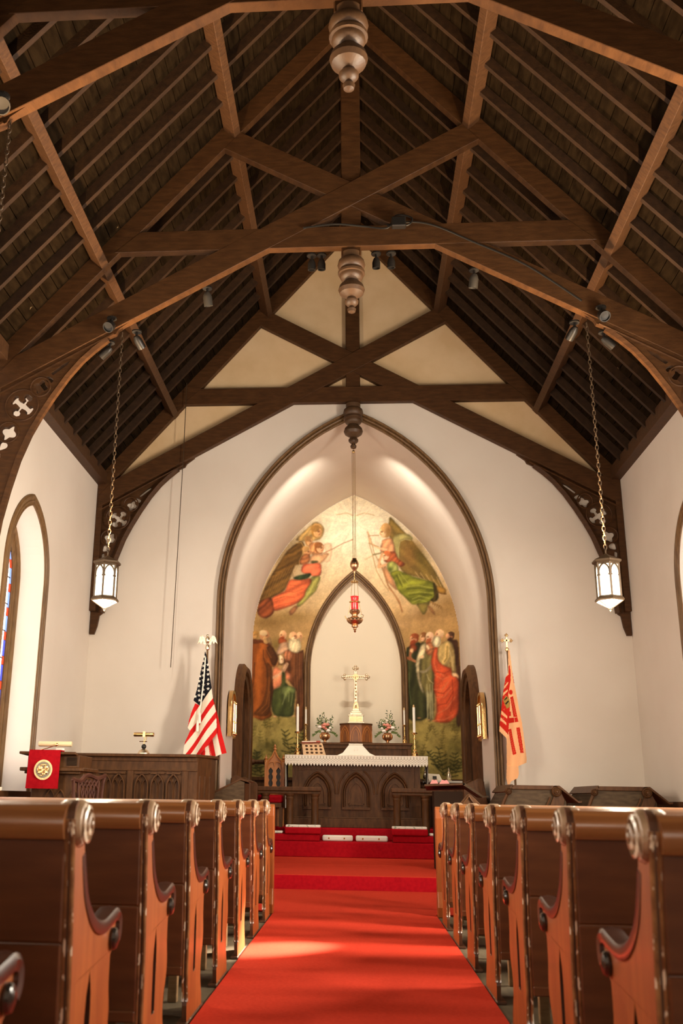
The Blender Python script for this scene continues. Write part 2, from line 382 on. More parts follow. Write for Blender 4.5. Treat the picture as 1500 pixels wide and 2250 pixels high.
for s in (-1, 1):
    me = None
    for y in RY:
        if me is None:
            o = slab(MB(), s, .02, 5.42, .0, .131, 0, .05).done('common_rafter', M['rafter'], ceil); me = o.data; o.location.y = y-.025
        else:
            o = bpy.data.objects.new('common_rafter', me); COL.objects.link(o); o.parent = ceil; o.location.y = y-.025
    for t in (4.045, 2.05):
        slab(MB(), s, t-.045, t+.045, .06, .2226, 1.2, 12.985).done('purlin', M['purlin'], ceil, bevel=.004)
    MB().box(s*3.40, s*3.53, 1.2, 12.985, 5.03, 5.2).done('wall_plate', M['purlin'], ceil, bevel=.004)
MB().box(-.03, .03, 1.2, 12.985, 8.75, 9.2).done('ridge_beam', M['rafter'], ceil)

# ------------------------------------------------------------------ trusses
def blob(c, r, lobes, amp, rot=0, n=40, rat=1):
    return [(c[0]+(r*(1+amp*math.cos(lobes*(2*math.pi*i/n))))*math.cos(2*math.pi*i/n+rot), c[1]+rat*(r*(1+amp*math.cos(lobes*(2*math.pi*i/n))))*math.sin(2*math.pi*i/n+rot)) for i in range(n)]
def cross_hole(c, r, rot):
    P = []
    for q in range(4):
        a = rot+q*math.pi/2; ca, sa = math.cos(a), math.sin(a)
        for u, w in ((.22,-.2),(.52,-.17),(.62,-.36),(.80,-.40),(.97,-.25),(1,0),(.97,.25),(.80,.40),(.62,.36),(.52,.17)):
            P.append((c[0]+r*(u*ca-w*sa), c[1]+r*(u*sa+w*ca)))
    return P
CURVE = [(2.20,5.43),(2.31,5.345),(2.33,5.30),(2.42,5.26),(2.55,5.15),(2.67,5.03),(2.80,4.86),(2.93,4.65),(3.04,4.45),(3.13,4.26),(3.22,4.0),(3.29,3.70),(3.345,3.40),(3.36,3.25),(3.40,3.22),(3.42,3.08),(3.455,2.97),(3.515,2.97)]
def make_truss(y, label, wallside=False):
    t = thing('roof_truss', label, 'truss', (0, y, 5.0))
    mk = lambda: MB()
    def mp(a, b, d): return (a, d, b-5.0)
    T = .10
    for s in (-1, 1):
        m = mk(); m.prism([(s*a, b) for a, b in ((-3.5,4.70),(1.312,7.40),(1.145,7.59),(-3.316,5.08),(-3.5,4.87))], .0 if s > 0 else .004, T, mp)
        m.done('scissor_brace', M['beam'], t, bevel=.004)
        m = mk(); m.prism([(s*a, b) for a, b in ((0,8.91),(3.51,4.856),(3.51,5.2),(0,9.245))], .006, T-.006, mp)
        m.done('principal_rafter', M['beam'], t, bevel=.003)
        holes = [cross_hole((3.215,4.555), .125, .62), blob((3.045,4.745), .062, 4, .22, .3), blob((2.965,4.82), .036, 2, .25, .6), [(2.93,4.865),(2.955,4.89),(2.84,4.985),(2.77,5.02),(2.80,4.97)],
                 blob((3.325,4.275), .072, 4, .22, .5), blob((3.372,4.14), .048, 3, .12, 1.2), blob((3.405,4.035), .030, 2, .3, 1.5)]
        outer = CURVE+[(3.515, 4.69), (2.2, 5.43)][:1]
        m = mk(); m.plate([(s*a, b) for a, b in outer], [[(s*a, b) for a, b in h] for h in holes], .02 if not wallside else .085, T-.02 if not wallside else .128, mp)
        m.done('curved_bracket', M['beam'], t, bevel=.003)
        # raised mouldings: rib along the curve, rib under the brace, rings round the openings
        m = mk(); m.tube([mp(s*(a+.0), b, .05) for a, b in CURVE[3:14]], .042, 6)
        for c, r in (((3.215,4.555), .165), ((3.045,4.745), .10), ((3.325,4.275), .105)):
            m.tube([mp(s*(c[0]+r*math.cos(i*math.pi/10)), c[1]+r*math.sin(i*math.pi/10), .02) for i in range(20)], .010, 5, True)
        m.tube([mp(s*2.35, 5.30, .018), mp(s*3.48, 4.66, .018)], .012, 5)
        m.done('bracket_moulding', M['beam'], t, auto=True)
        mk().box(s*3.44, s*3.52, .01, T-.01, -2.03+.3, .05).done('wall_post', M['beam'], t, bevel=.004)
    m = mk(); m.prism([(-2.40,6.20),(2.40,6.20),(2.14,6.43),(-2.14,6.43)], .002, T-.002, mp); m.done('collar_beam', M['beam'], t, bevel=.004)
    mk().box(-.1, .1, .025, .13, 1.10, 3.85).done('king_post', M['beam'], t, bevel=.01)
    prof = [(.10,6.16),(.10,6.10),(.128,6.075),(.139,6.03),(.128,5.995),(.118,5.985),(.118,5.975),(.134,5.955),(.134,5.93),(.115,5.925),(.118,5.90),(.105,5.875),(.07,5.855),(.08,5.84),(.118,5.80),(.132,5.755),(.118,5.715),(.075,5.685),(.045,5.672),(.048,5.66),(.068,5.635),(.066,5.61),(.048,5.588),(.024,5.578),(.03,5.565),(.043,5.545),(.036,5.515),(.004,5.497)]
    yc = .085 if not wallside else .0
    mk().lathe([(r*(1.0), z-5.0) for r, z in prof], 20, (0, yc, 0)).done('turned_pendant', M['pend'], t, auto=True)
    return t
M['pend'] = mat('turned_timber', (.070,.034,.014), .5, col2=(.10,.050,.022), scale=10, stretch=(1,1,.5), bump=.15, spec=.5)
make_truss(5.57, 'nearest dark scissor roof truss, cut by the top edge of the picture')
make_truss(8.80, 'middle dark scissor roof truss with black cable looped on its collar')
make_truss(12.87, 'farthest dark scissor truss flat against the white gable wall', True)

# ------------------------------------------------------------------ pews
def bez(P, n=6):
    """smooth Catmull-Rom through the points"""
    out = []
    for i in range(len(P)-1):
        p0, p1, p2, p3 = P[max(i-1,0)], P[i], P[i+1], P[min(i+2, len(P)-1)]
        for k in range(n):
            t = k/n
            out.append(tuple(.5*((2*p1[j])+(-p0[j]+p2[j])*t+(2*p0[j]-5*p1[j]+4*p2[j]-p3[j])*t*t+(-p0[j]+3*p1[j]-3*p2[j]+p3[j])*t**3) for j in range(len(p1))))
    return out+[P[-1]]
FRONT = bez([(.085,.80),(.105,.74),(.14,.67),(.195,.618),(.26,.585),(.34,.572),(.42,.582),(.49,.592),(.528,.572),(.525,.53),(.49,.50),(.455,.478)], 4)
LOWF = bez([(.455,.478),(.455,.40),(.475,.33),(.465,.27),(.43,.22),(.425,.15),(.455,.09)], 3)[1:]+[(.475,.06),(.485,.02),(.50,.015)]
BACK = bez([(.075,.015),(.062,.08),(.072,.12),(.045,.20),(.035,.39),(.01,.58),(-.015,.74),(-.03,.82),(-.035,.862)], 3)
TOP = bez([(-.035,.862),(-.02,.893),(.01,.908),(.045,.905),(.078,.88),(.09,.84),(.085,.80)], 3)[1:-1]
END_OUT = FRONT+LOWF+BACK+TOP
SLOT = [(.225+.026*math.sin(a)*(1 if True else 1), .0) for a in ()]
SLOT = [(.205,.19),(.258,.19),(.258,.36),(.252,.41),(.228,.47),(.205,.41),(.198,.36)]
M['bead'] = chips(mat('bead_wood', (.16,.06,.022), .3, col2=(.34,.16,.06), scale=16, spec=.6, coat=.4), (.80,.66,.48), 60, .60, (1,1,.35))
def make_pew(label, grp):
    """aisle end at x=0, pew runs to -x; faces +y"""
    t = thing('church_pew', label, 'pew', (0,0,0), grp)
    # ends
    for nm, x0 in (('pew_end', -.025), ('pew_end', -2.62)):
        m = MB(); m.plate(END_OUT, [SLOT] , x0-.001, x0+.019, YZ, em=1)
        e = m.done(nm, [M['mahogany'], M['pew_edge']], t, bevel=.006, seg=2)
        sg = 1 if x0 > -1 else -1
        # rolled scroll at the head, with stepped rosettes on both faces
        sc = MB(); sc.lathe([(.040,-.036),(.052,-.033),(.060,-.022),(.061,0),(.060,.022),(.052,.033),(.040,.036)], 24, (x0, .026, .850), 'X')
        sc.done('scroll', M['scroll'], e, auto=True)
        for q in (-1, 1):
            r = MB(); r.lathe([(.048,q*.030),(.048,q*.041),(.040,q*.044),(.038,q*.037),(.031,q*.037),(.029,q*.048),(.018,q*.050),(.016,q*.044),(.012,q*.046),(.009,q*.053),(.002,q*.055)], 20, (x0, .032, .848), 'X')
            r.done('rosette', M['scroll'], e, auto=True)
        # rounded beading down the rear edge, worn, its corner highlight put into lighter wood
        b = MB()
        for q in (0, 1): b.tube([(x0+q*.017, p[0]+.002, p[1]) for p in reversed(BACK[4:])], .0065, 6)
        stuff(b.done('edge_bead', M['bead'], e, auto=True))
        a = MB(); F = FRONT[2:40]; B2 = []
        m2 = len(F)
        prof = []
        v = []; f = []
        for i, p in enumerate(F):
            d = Vector((F[min(i+1,m2-1)][0]-F[max(i-1,0)][0], F[min(i+1,m2-1)][1]-F[max(i-1,0)][1])).normalized(); nx, nz = -d.y, d.x
            w = .022+.014*(i/m2)
            for xx, hh in ((-w,-.002),(-w*.8,.010),(0,.014),(w*.8,.010),(w,-.002),(w*.9,-.026),(-w*.9,-.026)):
                v.append((x0+xx, p[0]+nx*hh, p[1]+nz*hh))
        for i in range(m2-1):
            for k in range(7): f.append((i*7+k, i*7+(k+1) % 7, (i+1)*7+(k+1) % 7, (i+1)*7+k))
        f += [tuple(range(7)), tuple(range((m2-1)*7, m2*7))]
        a.add(v, f); a.done('armrest', M['arm'], e, auto=True)
        for q in (-1, 1):
            kb = MB(); kb.lathe([(.030,q*.016),(.032,q*.028),(.027,q*.036),(.014,q*.041),(.003,q*.043)], 14, (x0, .455, .520), 'X')
            kb.done('armrest_boss', M['knob'], e, auto=True)
        MB().box(x0-.024, x0+.024, .05, .51, 0, .016).done('foot_block', M['pew_edge'], e, bevel=.004)
    # back boards lean backwards: line from (y .045,z .10) to (y -.02, z .80)
    def bk(z): return .052-.105*z
    def board(z0, z1, th, name, mt):
        m = MB(); m.prism([(bk(z0), z0), (bk(z0)+th, z0), (bk(z1)+th, z1), (bk(z1), z1)], -2.59, -.027, YZ)
        return m.done(name, mt, t, bevel=.004)
    board(.565, .825, .022, 'back_board', M['pew_back']); board(.22, .560, .020, 'back_board', M['pew_back'])
    m = MB(); m.prism([(bk(.2)-.01,.20),(bk(.2)+.03,.20),(bk(.235)+.03,.235),(bk(.235)-.01,.235)], -2.59, -.027, YZ); m.done('lower_rail', M['pew_back'], t, bevel=.004)
    rail = bez([(-.055,.82),(-.062,.845),(-.058,.870),(-.035,.892),(-.005,.900),(.025,.893),(.045,.870),(.045,.85),(.030,.835),(.005,.825),(-.020,.815),(-.045,.812)], 2)
    m = MB(); m.prism(rail, -2.59, -.027, YZ); m.done('top_rail', M['pew_rail'], t, auto=True)
    m = MB(); m.prism([(.03,.385),(.50,.415),(.515,.425),(.515,.445),(.50,.45),(.03,.42)], -2.59, -.027, YZ); m.done('seat', M['pew_back'], t, bevel=.006)
    # kneeler hanging on the back of the pew: padded board and its posts
    k = MB(); k.box(-2.50, -.15, .30, .345, .15, .175); k.box(-2.50,-.15,.30,.32,.05,.15); kn = k.done('kneeler_board', M['kneeler'], t, bevel=.004)
    for x in (-.155, -1.35, -2.48):
        MB().box(x-.022, x+.022, .56, .60, .0, .185).done('kneeler_post', M['kneeler'], kn, bevel=.003)
        MB().box(x-.018, x+.018, .33, .58, .145, .17).done('kneeler_arm', M['kneeler'], kn)
    return t
ORD = ['nearest', 'second', 'third', 'fourth', 'fifth', 'sixth', 'seventh']
pL = make_pew('nearest brown pew on the left of the red aisle, scroll end big and blurred', 'pews left of the aisle')
pL.location = (-.698, 2.675, 0)
for i in range(1, 7):
    dup(pL, (-.698, 2.675+.927*i, 0), ORD[i]+' brown pew from the camera on the left of the red aisle')
pR = dup(pL, (.667, 2.45, 0), 'nearest brown pew from the camera on the right of the red aisle', mirror=True); pR['group'] = 'pews right of the aisle'
for i in range(1, 7):
    d = dup(pL, (.667, 2.45+.927*i, 0), ORD[i]+' brown pew from the camera on the right of the red aisle', mirror=True); d['group'] = 'pews right of the aisle'
e0 = dup(pL, (-.698, 2.675-.927, 0), 'pew at the lower left corner, only the curved tip of its armrest showing')
def pew_front(s, x, y, label):
    t = thing('pew_front_panel', label, 'panel', (x, y, 0))
    m = MB(); m.prism([(0,0),(.05,.0),(.10,.08),(.06,.2),(.06,.78),(.05,.85),(.0,.875),(-.05,.86),(-.06,.78),(-.02,.2),(-.06,.08),(-.04,.0)], -.03, .03, lambda a, b, d: (d, a, b))
    m.done('end_post', M['mahogany'], t, bevel=.008, seg=2)
    MB().box(-s*2.60, -s*.03, -.012, .012, .08, .80).done('panel', M['pew_back'], t)
    MB().box(-s*2.60, -s*.03, -.035, .035, .79, .845).done('top_rail', M['pew_rail'], t, bevel=.01, seg=2)
    m = MB()
    for k in range(5): m.box(-s*(.2+k*.5), -s*(.26+k*.5), -.022, .022, .08, .8)
    m.done('stile', M['pew_back'], t)
pew_front(1, -.72, 8.92, 'low panelled front before the first pew row left of the aisle')
pew_front(-1, .70, 8.95, 'low panelled front before the first pew row right of the aisle')
# ------------------------------------------------------------------ gothic ornament helper
def arch_rim(m, cx, z0, zs, ap, hw, y, w, d, n=10):
    m.loft(pointed(hw-w, zs, ap-w*1.3, n, z0, cx), pointed(hw, zs, ap, n, z0, cx), [(0,y),(0,y-d*.6),(.3,y-d),(.7,y-d),(1,y-d*.5),(1,y)], XZ)
# ------------------------------------------------------------------ pulpit desk on the left
t = thing('pulpit', 'dark carved pulpit at left with a red cloth hung over its front', 'pulpit', (-3.0, 10.0, 0))
def lx(m): m.T = Matrix.Translation((3.0, -10.0, 0)); return m
lx(m := MB()).box(-3.20, -2.68, 10.05, 10.5, 0, 1.13); m.done('body', M['oak'], t, bevel=.008)
lx(m := MB()).prism([(-3.30,1.145),(-2.66,1.145),(-2.66,1.18),(-3.30,1.18)], 9.95, 10.55, XZ); m.prism([(-3.26,1.12),(-2.7,1.12),(-2.7,1.145),(-3.26,1.145)], 9.98, 10.5, XZ); m.done('ledge', M['oak'], t, bevel=.006)
lx(m := MB()).box(-3.24, -2.72, 10.0, 10.5, 1.18, 1.30); m.done('frieze', M['oak'], t, bevel=.004)
for a, b in ((-3.22,-3.16),(-2.84,-2.74)):
    lx(m := MB()).box(a, b, 9.992, 10.0, 1.20, 1.28); m.done('frieze_panel', M['dark_void'], t, bevel=.003)
lx(m := MB()); m.add([(-3.31,9.93,1.305),(-2.74,9.93,1.305),(-2.75,10.5,1.16),(-3.31,10.5,1.305),(-3.31,9.93,1.33),(-2.74,9.93,1.33),(-2.73,10.5,1.185),(-3.31,10.5,1.33)], [(0,1,2,3),(7,6,5,4),(0,4,5,1),(1,5,6,2),(2,6,7,3),(3,7,4,0)])
m.done('sloping_top', M['oak'], t, bevel=.004)
lx(m := MB())
for c in (-3.0, -2.9): arch_rim(m, c, .1, .84, .98, .065, 10.05, .014, .02)
arch_rim(m, -2.76, .1, .84, .98, .06, 10.05, .014, .02); m.done('carved_arch', M['oak'], t)
# red fall cloth with gold medallion
t = thing('pulpit_fall', 'red velvet cloth with round gold embroidered medallion over the left pulpit', 'cloth', (-2.99, 9.9, 1.1))
lx2 = lambda m: (setattr(m, 'T', Matrix.Translation((2.99, -9.9, -1.1))), m)[1]
v = []; f = []
NXC, NZC = 16, 18
for j in range(NZC+1):
    for i in range(NXC+1):
        u = i/NXC; w = j/NZC; z = 1.338-.36*w; wv = .006*math.sin(u*9)*w
        v.append((-3.205+.315*u-.004*w*(1-u)*8*.2, 9.915-.01*w+wv, z))
n0 = len(v)
for j in range(NZC):
    for i in range(NXC): a = j*(NXC+1)+i; f.append((a, a+1, a+NXC+2, a+NXC+1))
v += [(p[0], p[1]+.010, p[2]) for p in v[:n0]]; f += [tuple(q+n0 for q in reversed(g)) for g in list(f)]
m = lx2(MB()); m.add(v, f); m.box(-3.205, -2.89, 9.915, 10.05, 1.334, 1.346); m.done('velvet', M['carpet_dark'], t)
m = lx2(MB()); mc = (-3.045, 1.155); m.prism([(mc[0]+.092*math.cos(a*math.pi/16), mc[1]+.096*math.sin(a*math.pi/16)) for a in range(32)], 9.896, 9.904, XZ)
md = m.done('medallion', M['gold'], t)
m = lx2(MB()); m.prism([(mc[0]+.074*math.cos(a*math.pi/16), mc[1]+.077*math.sin(a*math.pi/16)) for a in range(32)], 9.893, 9.897, XZ); m.done('medallion_ground', mat('medallion_ground', (.28,.24,.18), .7), md)
def lump(name, items):
    m = lx2(MB())
    for a, b, rx, rz, rot in items:
        pts = [(mc[0]+a+rx*math.cos(q)*math.cos(rot)-rz*math.sin(q)*math.sin(rot), mc[1]+b+rx*math.cos(q)*math.sin(rot)+rz*math.sin(q)*math.cos(rot)) for q in [i*math.pi/8 for i in range(16)]]
        m.loft([(mc[0]+a+(p[0]-mc[0]-a)*.55, mc[1]+b+(p[1]-mc[1]-b)*.55) for p in pts]+[(mc[0]+a+(pts[0][0]-mc[0]-a)*.55, mc[1]+b+(pts[0][1]-mc[1]-b)*.55)], pts+[pts[0]], [(0, 9.883), (1, 9.893), (1, 9.895), (0, 9.895)], XZ)
        m.prism([(mc[0]+a+(p[0]-mc[0]-a)*.56, mc[1]+b+(p[1]-mc[1]-b)*.56) for p in pts], 9.882, 9.893, XZ)
    m.done(name, M['gold'], md)
lump('embroidered_figure', [(-.03,.018,.022,.026,.3),(.028,.022,.020,.024,-.2),(0,.0,.024,.018,.6),(-.03,-.022,.026,.016,.5),(.03,-.016,.018,.030,.3),(.004,-.035,.024,.012,-.4),(-.052,.0,.010,.022,.2),(.052,.004,.010,.024,-.2),(0,.048,.03,.010,0),(-.012,-.055,.022,.008,.2)])
# ------------------------------------------------------------------ picture lamps
def desk_lamp(label, x, y, z, w, matr, kind):
    t = thing('desk_lamp', label, 'lamp', (x, y, z))
    if kind:   # globe stem on domed foot
        MB().lathe([(.070,0),(.070,.010),(.062,.018),(.054,.034),(.036,.048),(.014,.056)], 18).done('foot', M['silver'], t, auto=True)
        MB().ball((0,0,.082), .029, 14).done('globe', M['black'], t, True)
        m = MB(); m.tube([(0,0,.10),(0,0,.15),(.01,0,.205)], .006); m.tube([(-.055,0,.138),(.035,0,.138)], .005); m.tube([(.012,0,.14),(.028,0,.18),(.022,-.01,.215)], .005); m.done('stem', matr, t, auto=True)
        zz = .215; r = .024
    else:
        MB().box(-.005,.085,-.02,.03,0,.045).done('foot', M['candle'], t, bevel=.01)
        m = MB(); m.tube([(-.19,.0,.01),(-.02,-.03,.055),(.04,-.035,.075)], .004); m.ball((.02,-.055,.07), .018); m.done('stem', M['brass'], t, auto=True)
        zz = .078; r = .026
    m = MB(); m.lathe([(r*.4,-w),(r*.9,-w+.001),(r,-w+.01),(r,w-.01),(r*.9,w-.001),(r*.4,w)], 16, (0, -.03, zz), 'X'); m.done('shade', matr, t, auto=True)
    if kind:
        m = MB(); m.box(-.008,.022,-.062,-.054,zz-.03,zz+.032); m.done('clip', M['gold'], t)
o = desk_lamp('cream tube shaded lamp on the left pulpit', -3.0, 10.12, 1.332, .17, M['cream_lamp'], 0)
desk_lamp('brass tube shaded lamp with black globe stem on the panelled screen', -2.43, 11.66, 1.387, .118, M['brass'], 1)
# ------------------------------------------------------------------ panelled choir screen
t = thing('choir_screen', 'long dark oak screen with pointed arch panels behind the left pews', 'screen', (-2.4, 11.6, .155))
def sh(m): m.T = Matrix.Translation((2.4, -11.6, -.155)); return m
sh(m := MB()).box(-3.40, -1.79, 11.62, 11.72, .155, 1.36); m.done('panel_body', M['oak'], t)
sh(m := MB()).add([(-1.79,11.62,.155),(-1.68,11.95,.155),(-1.68,12.3,.155),(-1.79,12.3,.155),(-1.79,11.62,1.36),(-1.68,11.95,1.36),(-1.68,12.3,1.36),(-1.79,12.3,1.36)], [(0,1,2,3),(7,6,5,4),(0,4,5,1),(1,5,6,2),(2,6,7,3),(3,7,4,0)]); m.done('return_panel', M['oak'], t)
sh(m := MB()); m.add([(-3.42,11.54,1.352),(-1.80,11.54,1.352),(-1.64,11.93,1.352),(-1.64,12.32,1.352),(-1.84,12.32,1.352),(-1.86,11.80,1.352),(-3.42,11.80,1.352)]+[(-3.42,11.54,1.385),(-1.80,11.54,1.385),(-1.64,11.93,1.385),(-1.64,12.32,1.385),(-1.84,12.32,1.385),(-1.86,11.80,1.385),(-3.42,11.80,1.385)],
    [(0,1,2,3,4,5,6),(13,12,11,10,9,8,7)]+[(i,(i+1)%7,(i+1)%7+7,i+7) for i in range(7)]); m.done('cap_rail', M['oak'], t, bevel=.008, seg=2)
sh(m := MB()).box(-3.4,-1.80,11.605,11.62,1.305,1.352); m.box(-3.4,-1.79,11.60,11.62,1.20,1.215); m.box(-3.4,-1.79,11.595,11.62,.18,.30)
for x in (-2.56, -1.93): m.box(x-.035, x+.035, 11.603, 11.62, .3, 1.2)
m.done('rail', M['oak'], t, bevel=.003)
for g in ((-3.24,-3.04,-2.845,-2.69), (-2.42,-2.24,-2.06)):
    for c in g:
        m = MB(); m.box(c-.078,c+.078,11.585,11.62,1.165,1.178)
        for q in (-1,1):
            arch_rim(m, c+q*.039, .32, 1.03, 1.11, .040, 11.62, .011, .030, 6)
        m.loft(pointed(.066,1.03,1.155,8,.32,c), pointed(.078,1.03,1.172,8,.32,c), [(0,11.62),(0,11.585),(1,11.585),(1,11.62)], XZ)
        m.tube([(c-.039,11.60,1.10),(c,11.592,1.165),(c+.039,11.60,1.10)], .006, 5)
        sh(m2 := MB()); m2.add([tuple(p) for p in m.v], m.f); m2.done('gothic_panel', M['oak'], t)
for x0, y0 in ((-1.775, 11.68), (-1.735, 11.80), (-1.695, 11.92)):
    sh(m := MB()).box(x0-.005, x0+.014, y0-.02, y0+.02, .32, 1.15); m.done('mullion', M['oak'], t)
# ------------------------------------------------------------------ lattice back chair
t = thing('lattice_chair', 'carved lattice back armchair beside the left pulpit', 'chair', (-2.46, 9.42, 0), rz=1.1)
MR = mat('chair_wood', (.055,.018,.010), .6, col2=(.085,.030,.018), scale=12, spec=.15)
def cb(m, P, r): m.tube([(a, 0.0, b) for a, b in bez(P, 4)], r, 6); return m
cb(MB(), [(-.19,.45),(-.185,.8),(-.20,1.02),(-.215,1.06)], .018).done('back_post', MR, t, auto=True)
cb(MB(), [(.19,.45),(.185,.8),(.20,1.02),(.225,1.10)], .018).done('back_post', MR, t, auto=True)
cb(MB(), [(-.215,1.06),(-.12,1.045),(-.05,1.09),(0,1.10),(.05,1.09),(.12,1.075),(.225,1.10)], .02).done('crest_rail', MR, t, auto=True)
m = MB()
for k in range(5):
    a = -.13+k*.05; cb(m, [(a,1.06),(a+.07,.95),(a+.02,.82),(a+.10-.05*k*.6,.70),(a*.3,.56)], .011); cb(m, [(-a,1.06),(-a-.07,.95),(-a-.02,.82),(-a-.10+.05*k*.6,.70),(-a*.3,.56)], .011)
cb(m, [(-.14,1.05),(-.13,.9),(-.09,.8),(-.10,.68),(-.06,.56),(-.05,.48)], .014); cb(m, [(.14,1.05),(.13,.9),(.09,.8),(.10,.68),(.06,.56),(.05,.48)], .014)
m.done('lattice_splat', MR, t, auto=True)
MB().box(-.24,.24,-.02,.46,.40,.455).done('seat', M['orange_oak'], t, bevel=.02, seg=2)
for x in (-.21,.21):
    for y in (0,.42): MB().tube([(x,y,.41),(x,y,0)], [.024,.018]).done('leg', MR, t)
# ------------------------------------------------------------------ clergy stall desks and ends
def wedge_desk(label, s):
    t = thing('reading_desk', label, 'desk', (s*1.5, 12.35, .155))
    T = Matrix.Translation((-s*1.5, -12.35, -.155))
    P = [(s*1.72,.155),(s*1.72,.965),(s*1.40,1.125),(s*1.33,1.10),(s*1.33,.155)]
    m = MB(); m.T = T; m.prism(P, 12.345, 12.40, XZ); m.done('side_panel', M['oak_grey'], t, bevel=.005)
    m = MB(); m.T = T; m.prism(P, 12.88, 12.94, XZ); m.done('side_panel', M['oak_grey'], t, bevel=.005)
    m = MB(); m.T = T; m.box(min(s*1.33,s*1.36), max(s*1.33,s*1.36), 12.36, 12.88, .155, 1.09); m.done('front_panel', M['oak'], t)
    m = MB(); m.T = T; m.prism([(s*1.79,.945),(s*1.38,1.145),(s*1.28,1.12),(s*1.285,1.10),(s*1.38,1.122),(s*1.79,.922)], 12.34, 12.95, XZ); m.done('sloping_top', M['oak'], t, bevel=.004)
    return t
wedge_desk('slope topped oak reading desk at the left foot of the chancel arch', -1)
def stall_end(label, s, y):
    t = thing('clergy_stall', label, 'stall', (s*1.6, y, .155))
    T = Matrix.Translation((-s*1.6, -y, -.155))
    P = bez([(s*1.70,.155),(s*1.695,.7),(s*1.665,1.0),(s*1.63,1.17),(s*1.605,1.20)],3)+[(s*1.57,1.205),(s*1.40,1.13),(s*1.38,1.10),(s*1.38,.155)]
    for yy in (y, y+.95):
        m = MB(); m.T = T; m.prism(P, yy-.03, yy+.03, XZ); m.done('end_panel', M['oak'], t, bevel=.01, seg=2)
    m = MB(); m.T = T; m.prism([(s*1.69,.155),(s*1.65,1.17),(s*1.62,1.17),(s*1.64,.155)], y+.03, y+.92, XZ); m.done('backrest', M['oak'], t)
    m = MB(); m.T = T; m.box(min(s*1.38,s*1.64), max(s*1.38,s*1.64), y+.03, y+.92, .55, .60); m.done('seat', M['oak'], t)
    return t
stall_end('curved oak stall end before the left chancel doorway', -1, 13.55)
stall_end('curved oak stall end before the right chancel doorway', 1, 13.55)
# choir stalls on the right nave side
def choir_stall(label, x0, x1, y=11.55):
    w = x1-x0; t = thing('choir_stall', label, 'stall', (x0+w/2, y, .155), 'choir stalls at the right')
    T = Matrix.Translation((-(x0+w/2), -y, -.155))
    P = [(x0-.10,.155),(x0-.075,.90),(x0+.02,1.06),(x0+.06,1.07),(x1-.02,1.085),(x1+.03,1.07),(x1+.10,.93),(x1+.12,.155)]
    for yy in (y, y+1.2):
        m = MB(); m.T = T; m.prism(P, yy, yy+.04, XZ); m.done('end_panel', M['oak_grey'], t, bevel=.004)
    m = MB(); m.T = T; m.box(x0+.02, x1-.03, y-.02, y+.03, 1.055, 1.10); m.prism([(x0-.02,1.02),(x0+.045,1.095),(x0+.03,1.11),(x0-.04,1.03)], y-.02, y+1.25, XZ); m.done('top_ledge', M['oak'], t, bevel=.006, seg=2)
    m = MB(); m.T = T; m.prism([(x1-.01,1.10),(x1+.03,1.10),(x1+.23,.935),(x1+.26,.945),(x1+.26,.925),(x1+.22,.92)], y-.05, y+1.25, XZ); m.done('sloping_desk', M['oak'], t, bevel=.004)
    m = MB(); m.T = T; m.prism([(x1-.16,.60),(x1-.10,.85),(x1-.03,1.0),(x1+.05,1.02),(x1+.08,.95),(x1+.04,.80),(x1+.02,.60)], y-.025, y, XZ)
    m.tube([(x1-.18,y-.03,.72),(x1-.13,y-.03,.86),(x1-.07,y-.03,.98)], .012); m.done('scroll_bracket', M['oak'], t, bevel=.004)
    for cx_, r in ((x1-.005,.052),(x0-.02,.038)):
        m = MB(); m.T = T; m.lathe([(r,0),(r,-.03),(r*.85,-.04),(r*.7,-.03),(r*.62,-.03),(r*.5,-.05),(r*.3,-.045),(r*.2,-.06),(.002,-.062)], 18, (cx_, y-.02, 1.035), 'Y'); m.done('scroll_boss', M['oak'], t, auto=True)
    m = MB(); m.T = T; m.tube([(x0-.02,y-.02,1.03),(x0-.07,y-.02,.93),(x0-.10,y-.02,.86),(x0-.11,y-.02,.7)], .018); m.done('scroll_edge', M['oak'], t)
    return t
choir_stall('grey brown oak choir stall with scroll bosses, nearer the arch', 1.68, 2.18)
choir_stall('grey brown oak choir stall with scroll bosses, nearer the right wall', 2.60, 3.14)
m = MB(); m.box(3.0, 3.44, 12.84, 12.90, .155, 1.06); tag(m.done('choir_bench_back', M['oak'], bevel=.01), 'plain dark bench back in the right corner beyond the choir stalls', 'bench')
# ------------------------------------------------------------------ altar rails
def rail(label, x0, x1, posts, y=14.85):
    t = thing('altar_rail', label, 'rail', ((x0+x1)/2, y, .36)); T = Matrix.Translation((-(x0+x1)/2, -y, -.36))
    m = MB(); m.T = T; m.box(x0, x1, y-.05, y+.05, 1.025, 1.085); m.box(x0+.01, x1-.01, y-.03, y+.03, .985, 1.025); m.done('hand_rail', M['oak'], t, bevel=.012, seg=2)
    for x in posts:
        m = MB(); m.T = T; m.lathe([(.075,.36),(.075,.40),(.06,.43),(.052,.46),(.052,.90),(.060,.93),(.052,.95),(.068,.975),(.068,.99)], 16, (x, y, 0)); m.done('post', M['oak'], t, auto=True)
rail('left altar rail on turned posts beside the red cushions', -1.54, -.50, (-.95, -.59, -1.3))
rail('right altar rail on turned posts beside the red cushions', .49, 1.60, (.57, .97, 1.42))
